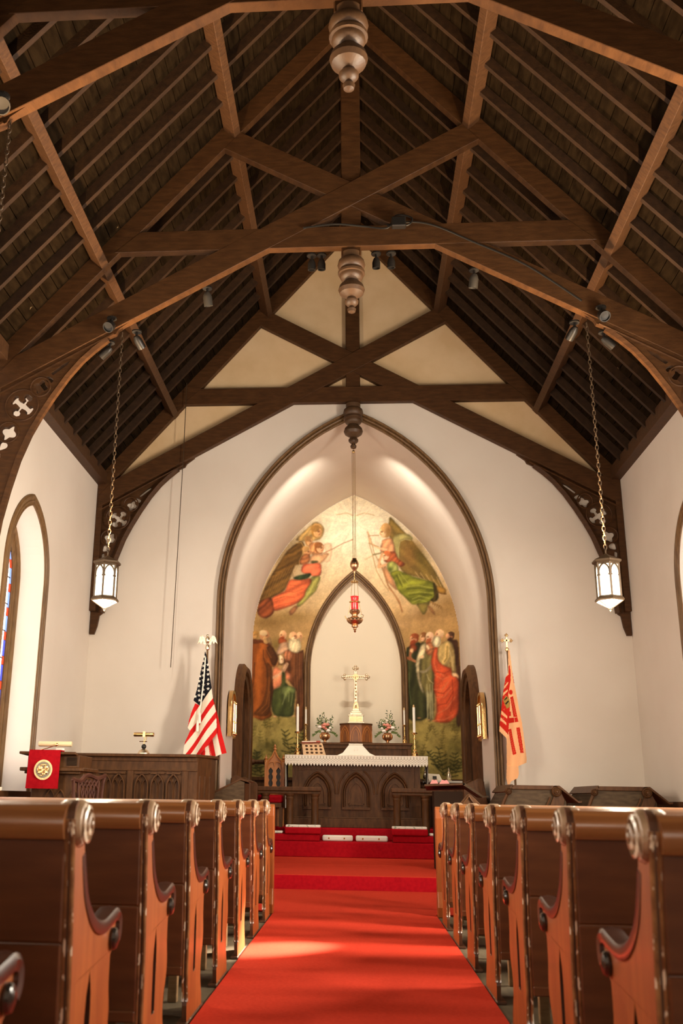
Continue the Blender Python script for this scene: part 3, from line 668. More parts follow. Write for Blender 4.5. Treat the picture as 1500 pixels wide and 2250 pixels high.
# ------------------------------------------------------------------ kneelers and cushions on the step
def cushion(name, label, x0, x1, y0, y1, z0, z1, top, side, cat='cushion', grp=None, flecks=0):
    t = thing(name, label, cat, ((x0+x1)/2, (y0+y1)/2, z0), grp); T = Matrix.Translation((-(x0+x1)/2, -(y0+y1)/2, -z0))
    zt = z1-(z1-z0)*.22 if side is not top else z1
    m = MB(); m.T = T; m.box(x0, x1, y0, y1, z0, zt); m.done('body', side, t, bevel=.022, seg=3)
    if side is not top:
        m = MB(); m.T = T; m.box(x0+.012, x1-.012, y0+.006, y1-.01, zt-.012, z1); m.done('top_cover', top, t, bevel=.014, seg=3)
    for k in range(flecks):
        m = MB(); m.T = T; xx = x0+(x1-x0)*(.22+.5*k); m.ball((xx, y0-.002, (z0+z1)/2), .012, 8); m.done('motif', M['brass'], t)
    return t
cushion('kneeling_box', 'long red kneeler at the left end of the sanctuary step', -1.42, -.51, 14.60, 14.765, .36, .455, M['carpet_dark'], M['carpet_dark'], 'kneeler')
cushion('kneeling_box', 'long red kneeler at the right end of the sanctuary step', .495, 1.45, 14.60, 14.765, .36, .455, M['carpet_dark'], M['carpet_dark'], 'kneeler')
cushion('kneeling_cushion', 'red cushion with floral needlework top lying on the left kneeler', -1.0, -.49, 14.56, 14.765, .455, .575, M['needlework'], M['carpet_dark'], grp='needlework cushions')
cushion('kneeling_cushion', 'red cushion with floral needlework top lying on the right kneeler', .475, .98, 14.56, 14.765, .455, .575, M['needlework'], M['carpet_dark'], grp='needlework cushions')
cushion('kneeling_cushion', 'white topped cushion partly hidden at the far left of the left kneeler', -1.44, -1.03, 14.60, 14.765, .456, .49, M['needlework'], M['needlework'], grp='needlework cushions')
cushion('kneeling_cushion', 'white topped cushion at the far right of the right kneeler', 1.0, 1.42, 14.60, 14.765, .456, .49, M['needlework'], M['needlework'], grp='needlework cushions')
cushion('step_cushion', 'long low white embroidered cushion left of the aisle centre on the step', -.485, -.055, 14.84, 15.03, .36, .435, M['linen'], M['linen'], grp='white step cushions', flecks=2)
cushion('step_cushion', 'long low white embroidered cushion right of the aisle centre on the step', -.015, .435, 14.84, 15.03, .36, .435, M['linen'], M['linen'], grp='white step cushions', flecks=2)
# ------------------------------------------------------------------ altar
t = thing('altar', 'large dark oak altar with three pointed arch panels on its front', 'altar', (0, 15.4, .53)); T = Matrix.Translation((0, -15.4, -.53))
def A(): m = MB(); m.T = T; return m
A().box(-.94, .93, 15.24, 15.85, .53, 1.49).done('body', M['oak'], t, bevel=.006)
A().box(-1.0, 1.0, 15.17, 15.9, 1.485, 1.525).done('table_top', M['oak'], t, bevel=.008)
m = A(); m.box(-.97, .96, 15.19, 15.87, .53, .655); m.box(-.96, .95, 15.205, 15.86, .655, .675); m.done('base_moulding', M['oak'], t, bevel=.006)
for c in (-.57, -.005, .56):
    m = A(); m2 = MB()
    m2.loft(pointed(.155,1.0,1.235,14,.835,c), pointed(.205,1.0,1.315,14,.80,c), [(0,15.24),(0,15.22),(.2,15.20),(.45,15.195),(.6,15.215),(.75,15.19),(.95,15.185),(1,15.21),(1,15.24)], XZ)
    m2.box(c-.205, c+.205, 15.19, 15.24, .78, .815)
    m.add([tuple(p) for p in m2.v], m2.f); m.done('arched_frame', M['oak'], t, auto=True)
    m = A(); m2 = MB(); m2.loft(pointed(.095,1.0,1.15,12,.86,c), pointed(.115,1.0,1.185,12,.85,c), [(0,15.24),(0,15.222),(1,15.222),(1,15.24)], XZ); m2.box(c-.115,c+.115,15.222,15.24,.845,.862); m.add([tuple(p) for p in m2.v], m2.f); m.done('inner_arch', M['oak'], t, auto=True)
for c in (-.2875, .2775):
    for q in (-1, 1):
        pts = bez([(c+q*.02,1.0),(c+q*.04,1.16),(c+q*.12,1.28),(c+q*.17,1.32)],4)
        m = A(); m.tube([(a, 15.235, b) for a, b in pts], .013, 6); m.done('tracery_rib', M['oak'], t, auto=True)
    A().box(c-.13, c+.13, 15.228, 15.24, 1.325, 1.335).done('tracery_rib', M['oak'], t)
for q, c in ((1,-.85),(-1,.84)):
    pts = bez([(c,1.28),(c+q*.03,1.18),(c+q*.0,1.32)],3)
    A().box(c-.07, c+.07, 15.228, 15.24, 1.325, 1.335).done('tracery_rib', M['oak'], t)
m = A(); m.box(-.80, .80, 15.225, 15.24, 1.335, 1.35); m.box(-.94,-.86,15.225,15.24,.68,1.40); m.box(.85,.93,15.225,15.24,.68,1.40); m.done('stile', M['oak'], t)
# altar cloth: linen with lace drop
t = thing('altar_cloth', 'white lace edged linen cloth over the altar top', 'cloth', (0, 15.4, 1.53)); T = Matrix.Translation((0, -15.4, -1.53))
A().box(-1.045, 1.04, 15.13, 15.9, 1.527, 1.541).done('linen_top', M['linen'], t)
for s in (-1, 1):
    m = A(); v = []; f = []
    for j in range(12):
        for i in range(9):
            z = 1.54-.75*j/11; y = 15.14+.7*i/8; x = s*(1.045+.012*math.sin(i*1.7)*j/11-.012*j/11); v.append((x, y, z))
    for j in range(11):
        for i in range(8): a = j*9+i; f.append((a, a+1, a+10, a+9))
    m.add(v, f); m.done('side_drop', M['linen'], t)
NS = 46; m = A()
for k in range(NS):
    x0 = -1.045+2.085*k/NS; x1 = -1.045+2.085*(k+1)/NS; xm = (x0+x1)/2; zt = 1.418+.004*math.sin(k); zb = 1.385
    yw = 15.125
    m.add([(x0,yw,1.54),(x1,yw,1.54),(x1,yw-.004,zt),(xm,yw-.006,zb),(x0,yw-.004,zt)], [(0,1,2,3,4)])
LACE = mat('lace_ground', (.80,.72,.60), .9)
m.done('lace_edge', LACE, t)
THR = mat('lace_shadow_thread', (.42,.35,.26), .9)
m = A()
for k in range(NS):
    x0 = -1.045+2.085*k/NS; x1 = -1.045+2.085*(k+1)/NS; xm = (x0+x1)/2
    for a in range(3):
        z = 1.44+.03*a
        m.tube([(x0,15.121,z-.022),(xm,15.121,z),(x1,15.121,z-.022)], .0022, 3)
    m.tube([(xm,15.121,1.50),(xm+.007,15.121,1.512),(xm,15.121,1.53),(xm-.007,15.121,1.512)], .0025, 3, True)
    m.tube([(x0,15.119,1.425),(xm,15.119,1.398),(x1,15.119,1.425)], .002, 3)
stuff(m.done('lace_thread', THR, t))
# retable
t = thing('retable', 'dark oak shelf behind the altar carrying cross and flowers', 'shelf', (0, 16.3, .53)); T = Matrix.Translation((0, -16.3, -.53))
A().box(-.84, .83, 16.05, 16.57, .53, 1.735).done('body', M['oak'], t)
A().box(-.89, .875, 16.0, 16.58, 1.735, 1.77).done('top_shelf', M['oak'], t, bevel=.006)
m = A(); m.box(-.86,.85,16.02,16.05,1.68,1.735); m.box(-.86,-.80,16.02,16.05,1.53,1.68); m.box(.79,.85,16.02,16.05,1.53,1.68); m.done('frame', M['oak'], t, bevel=.004)
# tabernacle
t = thing('tabernacle', 'carved wooden box with pointed panels under the cross', 'box', (0, 16.3, 1.77)); T = Matrix.Translation((0, -16.3, -1.77))
fp = [(-.245,16.45),(-.245,16.22),(-.10,16.08),(.09,16.08),(.245,16.22),(.245,16.45)]
XYm = lambda a, b, d: (a, b, d)
A().prism(fp, 1.772, 2.055, XYm).done('body', M['orange_oak2'] if 'orange_oak2' in M else mat('red_oak', (.20,.065,.022), .42, col2=(.27,.10,.035), scale=8, stretch=(3,3,1)), t)
A().prism([(a*1.06, 16.3+(b-16.3)*1.10) for a, b in fp], 2.055, 2.075, XYm).done('lid', M['oak'], t, bevel=.003)
A().prism([(a*1.05, 16.3+(b-16.3)*1.08) for a, b in fp], 1.770, 1.786, XYm).done('plinth', M['oak'], t)
def face_arch(p, q, nm):
    (xa, ya), (xb, yb) = p, q; L = math.hypot(xb-xa, yb-ya); dx, dy = (xb-xa)/L, (yb-ya)/L
    mp = lambda a, b, d: (xa+dx*a+dy*d, ya+dy*a-dx*d, b)
    for hw, z1, w in ((L*.46, 2.04, .014), (L*.28, 1.99, .010)):
        m = A(); m.loft(pointed(hw-w,1.86,z1-w*1.4,8,1.79,L/2), pointed(hw,1.86,z1,8,1.79,L/2), [(0,0),(0,.010),(1,.010),(1,0)], mp); m.done(nm, M['orange_oak'], t, auto=True)
for i in (0,1,2,3,4): face_arch(fp[i], fp[i+1], 'panel_arch')
# altar cross
t = thing('altar_cross', 'pale gilt budded cross on stepped base above the altar', 'cross', (0, 16.3, 2.075)); T = Matrix.Translation((0, -16.3, -2.075))
for z0, z1, w in ((2.077,2.10,.135),(2.10,2.195,.115),(2.195,2.215,.125),(2.215,2.25,.095),(2.25,2.28,.075),(2.28,2.315,.055)):
    A().box(-w, w, 16.3-w*.7, 16.3+w*.7, z0, z1).done('base_step', M['silver'], t, bevel=.004)
m = A(); m.box(-.10,.10,16.214,16.222,2.11,2.185); m.done('base_panel', M['gold'], t)
A().box(-.028, .028, 16.285, 16.315, 2.31, 2.93).done('shaft', M['silver'], t, bevel=.004)
A().box(-.165, .165, 16.285, 16.315, 2.785, 2.845).done('cross_arm', M['silver'], t, bevel=.004)
for cx_, cz in ((-.175,2.815),(.175,2.815),(0,2.955)):
    m = A()
    for dx, dz in ((0,.032),(0,-.032),(.032,0),(-.032,0),(0,0)): m.ball((cx_+dx, 16.3, cz+dz), .024, 10)
    m.done('bud', M['silver'], t, auto=True)
m = A()
for k in range(9): m.ball((.006*math.sin(k*2.1), 16.282, 2.36+k*.055), .014, 8)
for k in range(-4, 5): m.ball((k*.032, 16.282, 2.815), .012, 8)
m.lathe([(.05,-.004),(.05,.004)], 16, (0,16.280,2.815), 'Y'); m.done('relief_ornament', M['gold'], t, auto=True)
m = A(); m.box(-.045,.045,16.28,16.32,2.31,2.34); m.loft(pointed(.022,2.35,2.40,8,2.315), pointed(.04,2.35,2.43,8,2.315), [(0,16.28),(0,16.27),(1,16.27),(1,16.28)], XZ); m.ball((0,16.27,2.34),.016); m.done('cross_foot', M['gold'], t, auto=True)
# candlesticks
def candlestick(label, x, y, z, zc, ztop, k):
    t = thing('candlestick', label, 'candlestick', (x, y, z), 'brass altar candlesticks'); h = zc-z
    MB().lathe([(.062*k,0),(.062*k,.01),(.050*k,.018),(.046*k,.05),(.026*k,.065),(.022*k,.085),(.030*k,.10),(.014*k,.115),(.014*k,h*.38),(.024*k,h*.41),(.024*k,h*.44),(.013*k,h*.47),(.013*k,h*.72),(.022*k,h*.75),(.013*k,h*.79),(.015*k,h*.9),(.045*k,h*.95),(.048*k,h*.985),(.03*k,h)], 16).done('stem', M['brass'], t, auto=True)
    MB().lathe([(.020*k,0),(.019*k,ztop-zc-.04)], 12, (0,0,h)).done('candle', M['candle'], t, auto=True)
    MB().lathe([(.019*k,0),(.015*k,.02),(.012*k,.04),(.004,.045)], 10, (0,0,ztop-z-.042)).done('candle_follower', M['gold'], t, auto=True)
candlestick('tall candlestick standing on the left end of the altar cloth', -.885, 15.5, 1.542, 1.90, 2.31, 1.05)
candlestick('tall candlestick standing on the right end of the altar cloth', .875, 15.5, 1.542, 1.90, 2.31, 1.05)
candlestick('shorter candlestick on the left end of the rear shelf', -.80, 16.3, 1.771, 2.07, 2.337, .72)
candlestick('shorter candlestick on the right end of the rear shelf', .765, 16.3, 1.771, 2.07, 2.337, .72)
# flowers
def flowers(label, x, seed):
    rnd = random.Random(seed)
    t = thing('flower_vase', label, 'flowers', (x, 16.3, 1.77), 'altar flowers'); t.scale = (1.02, 1.0, 1.08)
    m = MB(); prof = [(.045,0),(.045,.012),(.02,.022),(.02,.035),(.06,.06),(.076,.095),(.074,.12),(.055,.14),(.062,.155),(.05,.157)]; m.lathe(prof, 18)
    for k in range(12):
        a = 2*math.pi*k/12; m.tube([(r*1.02*math.cos(a), r*1.02*math.sin(a), z) for r, z in prof[4:8]], .006, 5)
    m.done('vase', M['copper'], t, auto=True)
    def leaf(m, p, d, L, w):
        d = d.normalized(); sd = d.cross(Vector((0.3,1,.2))).normalized(); n = sd.cross(d)
        m.add([p, p+d*L*.4+sd*w, p+d*L, p+d*L*.4-sd*w, p+d*L*.45+n*w*.5], [(0,1,4),(1,2,4),(2,3,4),(3,0,4)])
    st = MB(); lv = MB(); lv2 = MB()
    for k in range(34):
        a = rnd.uniform(0, 6.28); up = rnd.uniform(.15, 1.0); rr = .17*math.sqrt(1-(up*.75)**2)*rnd.uniform(.5,1)
        tip = Vector((rr*math.cos(a)*1.05, rr*math.sin(a)*.6, .16+.34*up*rnd.uniform(.6,1)*(1 if abs(math.cos(a))<.6 else .75)))
        b = Vector((0,0,.15)); mid = (tip+b)/2+Vector((0,0,.03)); st.tube([b, mid, tip], .0022, 3)
        for q in range(7):
            p = b.lerp(tip, .35+.65*q/6)+Vector((0,0,.015)); d = Vector((rnd.uniform(-1,1), rnd.uniform(-.7,.7), rnd.uniform(-.2,1)))
            leaf(lv if k % 3 else lv2, p, d, rnd.uniform(.028,.052), .008)
    for k in range(10):   # hanging tendrils at the sides
        s = -1 if k % 2 else 1; p = Vector((s*.05,-.03,.16))
        for q in range(6): leaf(lv, p+Vector((s*.022*q, -.01, .01-.004*q*q*.6)), Vector((s, rnd.uniform(-.5,.3), rnd.uniform(-.8,.6))), .05, .008)
    st.done('stem', M['leaf'], t); lv.done('foliage', M['leaf'], t)['kind'] = 'stuff'; lv2.done('dark_foliage', M['leaf_dark'], t)['kind'] = 'stuff'
    def rose(p, r, mt):
        m = MB()
        for ring, (n, tr, tz) in enumerate(((5,.35,.9),(6,.75,.5),(7,1.05,.05))):
            for i in range(n):
                a = 2*math.pi*(i+.5*ring)/n; c = Vector(p)+Vector((math.cos(a)*r*tr*.6, math.sin(a)*r*tr*.5-.2*r, r*tz*.5))
                m.ball(c, r*.48, 6, .8)
        m.ball(p, r*.7, 8); m.done('blossom', mt, t, True)
    for i, (dx, dz, r, c) in enumerate(((.0,.26,.036,'p'),(.045,.265,.03,'p'),(-.04,.255,.03,'p'),(-.02,.225,.03,'p'),(-.08,.225,.036,'w'),(-.045,.165,.036,'w'),(.055,.175,.034,'w'),(.015,.205,.026,'p'),(-.10,.18,.024,'w'),(.085,.215,.024,'w'),(.0,.33,.018,'w'),(-.06,.31,.015,'w'),(.07,.30,.015,'w'))):
        rose((dx*(1 if seed == 3 else -1), -.06+.03*(i % 3), dz), r, M['flower_pink'] if c == 'p' else M['flower_white'])
flowers('vase of pink and white flowers left of the cross', -.495, 3)
flowers('vase of pink and white flowers right of the cross', .495, 8)
# pierced book stand, missal on veil
t = thing('book_stand', 'rose brass pierced book stand with book on the left of the altar', 'stand', (-.62, 15.5, 1.542)); 
MP = lambda a, b, d: (a, -.10+(b)*.30+d*1.0, .0+b*.95)
m = MB(); holes = []
for i in range(4):
    for j in range(3):
        c = (-.105+.07*i, .045+.05*j); holes.append([(c[0]+.024*math.cos(a*math.pi/3+.5*(i+j)), c[1]+.017*math.sin(a*math.pi/3+.5*(i+j))) for a in range(6)])
m.plate([(-.17,0),(.17,0),(.14,.19),(-.17,.19)], holes, 0, .006, lambda a, b, d: (a-.03*b/.19, -.06+b*.35+d, b)); m.done('pierced_plate', M['copper'], t)
MB().box(-.16,.10,.02,.14,.005,.012).done('foot', M['copper'], t)
m = MB(); m.beam((-.20,.03,.205),(.08,.03,.212),.10,.022); bk_ = m.done('book', M['vol_red'], t); 
m = MB(); m.beam((-.195,.025,.207),(.02,.025,.211),.095,.014); m.done('pages', M['page'], bk_)
t = thing('veiled_chalice', 'white veiled chalice with flat top at the centre of the altar', 'chalice', (0, 15.5, 1.542))
v = [(-.30,-.14,0),(.30,-.14,0),(.30,.14,0),(-.30,.14,0),(-.105,-.07,.165),(.09,-.07,.165),(.09,.07,.165),(-.105,.07,.165),(-.20,-.12,.045),(.20,-.12,.045),(.20,.12,.045),(-.20,.12,.045)]
m = MB(); m.add(v, [(0,1,9,8),(8,9,5,4),(1,2,10,9),(9,10,6,5),(2,3,11,10),(10,11,7,6),(3,0,8,11),(11,8,4,7),(4,5,6,7),(0,3,2,1)]); m.done('veil', M['linen'], t)
MB().box(-.11,.10,-.08,.08,.165,.182).done('burse', M['linen'], t, bevel=.004)
m = MB(); m.box(-.012,.008,-.115,-.10,.06,.13); m.box(-.035,.03,-.112,-.10,.09,.105); m.done('embroidered_cross', M['flower_white'], t)
MB().box(-.12,.10,-.26,-.16,.0,.010).done('corporal', M['page'], t)
# ------------------------------------------------------------------ bishop's chair
t = thing('bishops_chair', 'orange carved gothic chair with red seat left of the altar', 'chair', (-1.2, 15.2, .53)); T = Matrix.Translation((1.2, -15.2, -.53))
bx0, bx1 = -1.345, -1.085; bc = (bx0+bx1)/2
OO = M['orange_oak']
holes = []
for c in (bc-.058, bc+.058):
    pts = []
    for k in range(33):
        a = k/32; z = 1.0+.36*a; w = .018+.016*abs(math.sin(a*math.pi*4)); pts.append((c+w*(1-.9*max(0,a-.9)*10*.8), z))
    holes.append(pts+[(2*c-x, z) for x, z in reversed(pts)])
m = A(); m.plate([(bx0,.53),(bx1,.53),(bx1,1.43),(bc+.09,1.46),(bc+.05,1.53),(bc,1.60),(bc-.05,1.53),(bc-.09,1.46),(bx0,1.43)], holes, 15.36, 15.40, XZ); m.done('back', OO, t, bevel=.004)
m = A(); m.box(bx0+.02,bx1-.02,15.402,15.41,.6,1.42); m.done('back_lining', M['black'], t)
m = A(); m.tube([(a, 15.35, b) for a, b in bez([(bx0+.02,1.36),(bc-.10,1.45),(bc-.04,1.52),(bc,1.60),(bc+.04,1.52),(bc+.10,1.45),(bx1-.02,1.36)], 5)], .013); m.tube([(a, 15.35, b) for a, b in bez([(bc-.12,1.34),(bc-.09,1.42),(bc-.02,1.44),(bc,1.38)],4)], .008); m.tube([(a, 15.35, b) for a, b in bez([(bc+.12,1.34),(bc+.09,1.42),(bc+.02,1.44),(bc,1.38)],4)], .008); m.done('gable_moulding', OO, t, auto=True)
for x in (bx0, bx1):
    A().box(x-.02, x+.02, 15.34, 15.41, .53, 1.44).done('back_post', OO, t, bevel=.004)
    m = A(); m.lathe([(.03,1.44),(.03,1.46),(.018,1.47),(.026,1.495),(.012,1.515),(.003,1.55)], 8, (x,15.375,0)); m.done('pinnacle', OO, t)
m = A(); m.lathe([(.016,1.60),(.03,1.63),(.014,1.65),(.022,1.67),(.004,1.70)], 8, (bc,15.375,0)); m.done('pinnacle', OO, t)
A().box(bx0-.08, bx1+.01, 14.95, 15.38, .86, .97).done('seat_cushion', M['carpet_dark'], t, bevel=.03, seg=3)
A().box(bx0-.03, bx1+.01, 14.93, 15.38, .80, .86).done('seat_frame', M['oak'], t)
for x in (bx0, bx1): A().box(x-.025, x+.025, 14.95, 15.0, .53, .80).done('leg', M['oak'], t)
# ------------------------------------------------------------------ credence table and its silver
t = thing('credence_table', 'small side table with white cloth in the right sanctuary corner', 'table', (1.35, 16.1, .53)); T = Matrix.Translation((-1.35, -16.1, -.53))
A().box(1.05, 1.62, 15.9, 16.4, 1.15, 1.19).done('table_top', M['oak'], t)
A().box(1.04, 1.60, 15.88, 16.42, 1.188, 1.215).done('cloth', M['linen'], t)
for x in (1.09, 1.58):
    for y in (15.93, 16.37): A().box(x-.025,x+.025,y-.025,y+.025,.53,1.15).done('leg', M['oak'], t)
for x, nm in ((1.42, 'silver cruet with pointed stopper on the right side table'), (1.06, 'silver cruet half hidden by the altar cloth on the right side table')):
    o = MB().lathe([(.04,0),(.042,.01),(.025,.02),(.035,.05),(.036,.08),(.018,.11),(.022,.125),(.012,.14),(.014,.16),(.003,.20)], 12).done('cruet', M['silver'], auto=True); o.location = (x, 16.1, 1.216); tag(o, nm, 'cruet', 'cruets')
t = thing('service_book', 'open white book leaning on the right side table', 'book', (1.22, 16.12, 1.216))
m = MB(); m.add([(-.11,-.05,0),(.10,-.05,0),(.06,.05,.10),(-.12,.05,.11),(-.11,-.04,-.0),(.10,-.03,0),(.06,.07,.10),(-.12,.07,.11)], [(0,1,2,3),(7,6,5,4),(0,4,5,1),(1,5,6,2),(2,6,7,3),(3,7,4,0)]); m.done('pages', M['page'], t)
MB().box(-.05,.01,-.055,-.03,.03,.07).done('dark_plate', M['black'], t)
# ------------------------------------------------------------------ lectern at the right
t = thing('lectern', 'black sloping lectern with pink papers at the right foot of the steps', 'lectern', (1.15, 12.4, .155)); T = Matrix.Translation((-1.15, -12.4, -.155))
A().box(.92, 1.26, 12.45, 12.75, .155, 1.03).done('body', M['dark_void'], t)
m = A(); m.add([(.80,12.30,1.085),(1.27,12.30,1.105),(1.34,12.85,1.06),(.86,12.85,1.04),(.80,12.30,1.105),(1.27,12.30,1.125),(1.34,12.85,1.08),(.86,12.85,1.06)], [(0,1,2,3),(7,6,5,4),(0,4,5,1),(1,5,6,2),(2,6,7,3),(3,7,4,0)]); m.done('desk_top', M['oak'], t)
m = A(); m.prism([(1.25,1.125),(1.27,1.13),(1.48,.985),(1.54,.985),(1.54,.97),(1.47,.965),(1.25,1.105)], 12.30, 12.85, XZ); m.done('side_flap', M['oak_grey'], t)
for x, w in ((.93,.05),(1.05,.062)):
    m = A(); m.prism([(x-w,1.115),(x+w,1.12),(x+w*.5,1.165),(x+.005,1.155),(x-w*.4,1.165)], 12.5, 12.51, XZ); m.done('pink_paper', M['pink'], t)
# finials of something gothic in front of the lectern
t = thing('gothic_rail_end', 'small pointed oak gable just behind the right front pew panel', 'rail', (1.0, 9.35, 0)); T = Matrix.Translation((-1.0, -9.35, 0))
m = A(); m.prism([(.92,.014),(1.10,.014),(1.10,.90),(1.02,.975),(1.0,.985),(.98,.97),(.92,.90)], 9.33, 9.37, XZ); m.done('gable', M['oak'], t, bevel=.004)
m = A(); m.tube([(.92,9.32,.86),(1.0,9.32,.965),(1.08,9.32,.86)], .012); m.done('gable_moulding', M['oak'], t)
# ------------------------------------------------------------------ side doors, brass candle boards
def side_door(s, n):
    r = struct(root('door_%d' % n)); mp = lambda a, b, d: (s*(HW-d), 15.0+a, b)
    MB().loft(pointed(.56,2.1,2.62,14,.40), pointed(.78,2.1,2.84,14,.40), [(0,-.02),(0,.07),(.2,.09),(.35,.06),(.45,.11),(.7,.13),(.85,.09),(1,.07),(1,-.02)], mp).done('door_frame', M['oak'], r, auto=True)
    MB().prism(pointed(.57,2.1,2.63,14,.36), -.005, .012, mp).done('door_leaf', M['dark_void'], r)
    m = MB(); 
    for k in range(-2,3): m.add([mp(k*.2-.005, .4, .013), mp(k*.2+.005,.4,.013), mp(k*.2+.005,2.3,.013), mp(k*.2-.005,2.3,.013), mp(k*.2-.005, .4, .02), mp(k*.2+.005,.4,.02), mp(k*.2+.005,2.3,.02), mp(k*.2-.005,2.3,.02)], [(0,1,2,3),(4,5,6,7),(0,1,5,4),(1,2,6,5),(2,3,7,6),(3,0,4,7)])
    m.done('door_batten', M['oak'], r)
side_door(-1, 1); side_door(1, 2)
def brass_board(s, label):
    t = thing('candle_sconce', label, 'sconce', (s*(HW-.02), 13.75, 1.7), 'brass framed candle sconces'); mp = lambda a, b, d: (-s*d, a, b)
    MB().prism(pointed(.26,.38,.60,10,.03), .0, .02, mp).done('back_board', mat('honey_wood', (.42,.20,.06), .4, col2=(.55,.28,.09), scale=10), t)
    MB().loft(pointed(.24,.38,.58,10,.02), pointed(.28,.38,.62,10,.0), [(0,.02),(0,.05),(1,.05),(1,.0)], mp).done('frame', M['brass'], t, auto=True)
    for a in (-.12, 0, .12):
        m = MB(); m.tube([mp(a, .05, .06), mp(a, .44, .06)], .014, 8); m.done('candle_tube', M['candle'] if a == 0 else M['brass'], t, auto=True)
        m = MB(); m.ball(mp(a,.05,.06), .024, 8); m.ball(mp(a,.20,.06), .018, 8); m.ball(mp(a,.46,.06), .016, 8); m.done('brass_collar', M['brass'], t, auto=True)
brass_board(-1, 'brass framed candle sconce on the left chancel wall'); brass_board(1, 'brass framed candle sconce on the right chancel wall')
m = MB(); m.lathe([(.03,-.0),(.05,.02),(.045,.05),(.03,.07),(.03,.20),(.05,.22),(.02,.24)], 12, (0,0,0), 'X'); o = m.done('wall_knob', M['oak'], auto=True); o.location = (-1.64, 15.95, 1.46); tag(o, 'short dark wooden peg projecting beside the left chancel doorway', 'peg')

# ------------------------------------------------------------------ painted surfaces (mural, flags)
def vcol_mat(name, rough=.85, spec=.15, bump=0):
    m = mat(name, (.5,.5,.5), rough, bump=bump, bscale=120, spec=spec); nt = m.node_tree
    a = nt.nodes.new('ShaderNodeAttribute'); a.attribute_name = 'paint'
    nt.links.new(a.outputs['Color'], nt.nodes['Principled BSDF'].inputs['Base Color']); return m
def lin(c): c = np.clip(np.asarray(c, float), 0, 1); return np.where(c <= .04045, c/12.92, ((c+.055)/1.055)**2.4)
def PX(x, z, y):
    """where a point of the painted plane falls in the painter's canvas units"""
    v = np.stack([x-CAM_POS.x, np.full_like(x, y)-CAM_POS.y, z-CAM_POS.z], -1)
    d = v@np.array(FW); return CX+FPX*(v@np.array(RT))/d, CY-FPX*(v@np.array(UP))/d
def inpoly(px, py, P):
    ins = np.zeros(px.shape, bool); n = len(P)
    for i in range(n):
        x1, y1 = P[i]; x2, y2 = P[(i+1) % n]
        c = ((y1 > py) != (y2 > py)); 
        with np.errstate(divide='ignore', invalid='ignore'): xi = (x2-x1)*(py-y1)/(y2-y1+1e-12)+x1
        ins ^= c & (px < xi)
    return ins
def noise2(px, py, s, seed=0):
    r = np.random.RandomState(seed); out = 0
    for o in range(3):
        k = s/2**o; a = r.rand(64, 64); gx = (px/k) % 63; gy = (py/k) % 63; ix = gx.astype(int); iy = gy.astype(int)
        fx = gx-ix; fy = gy-iy; fx = fx*fx*(3-2*fx); fy = fy*fy*(3-2*fy)
        v = a[iy, ix]*(1-fx)*(1-fy)+a[iy, ix+1]*fx*(1-fy)+a[iy+1, ix]*(1-fx)*fy+a[iy+1, ix+1]*fx*fy
        out = out+v/2**o
    return out/1.75
def blur(m, r):
    for ax in (0, 1):
        p = np.pad(m, [(r+1, r) if i == ax else (0, 0) for i in range(m.ndim)], mode='edge'); c = np.cumsum(p, ax)
        n = m.shape[ax]; m = (np.take(c, range(2*r+1, 2*r+1+n), ax)-np.take(c, range(0, n), ax))/(2*r+1)
    return m
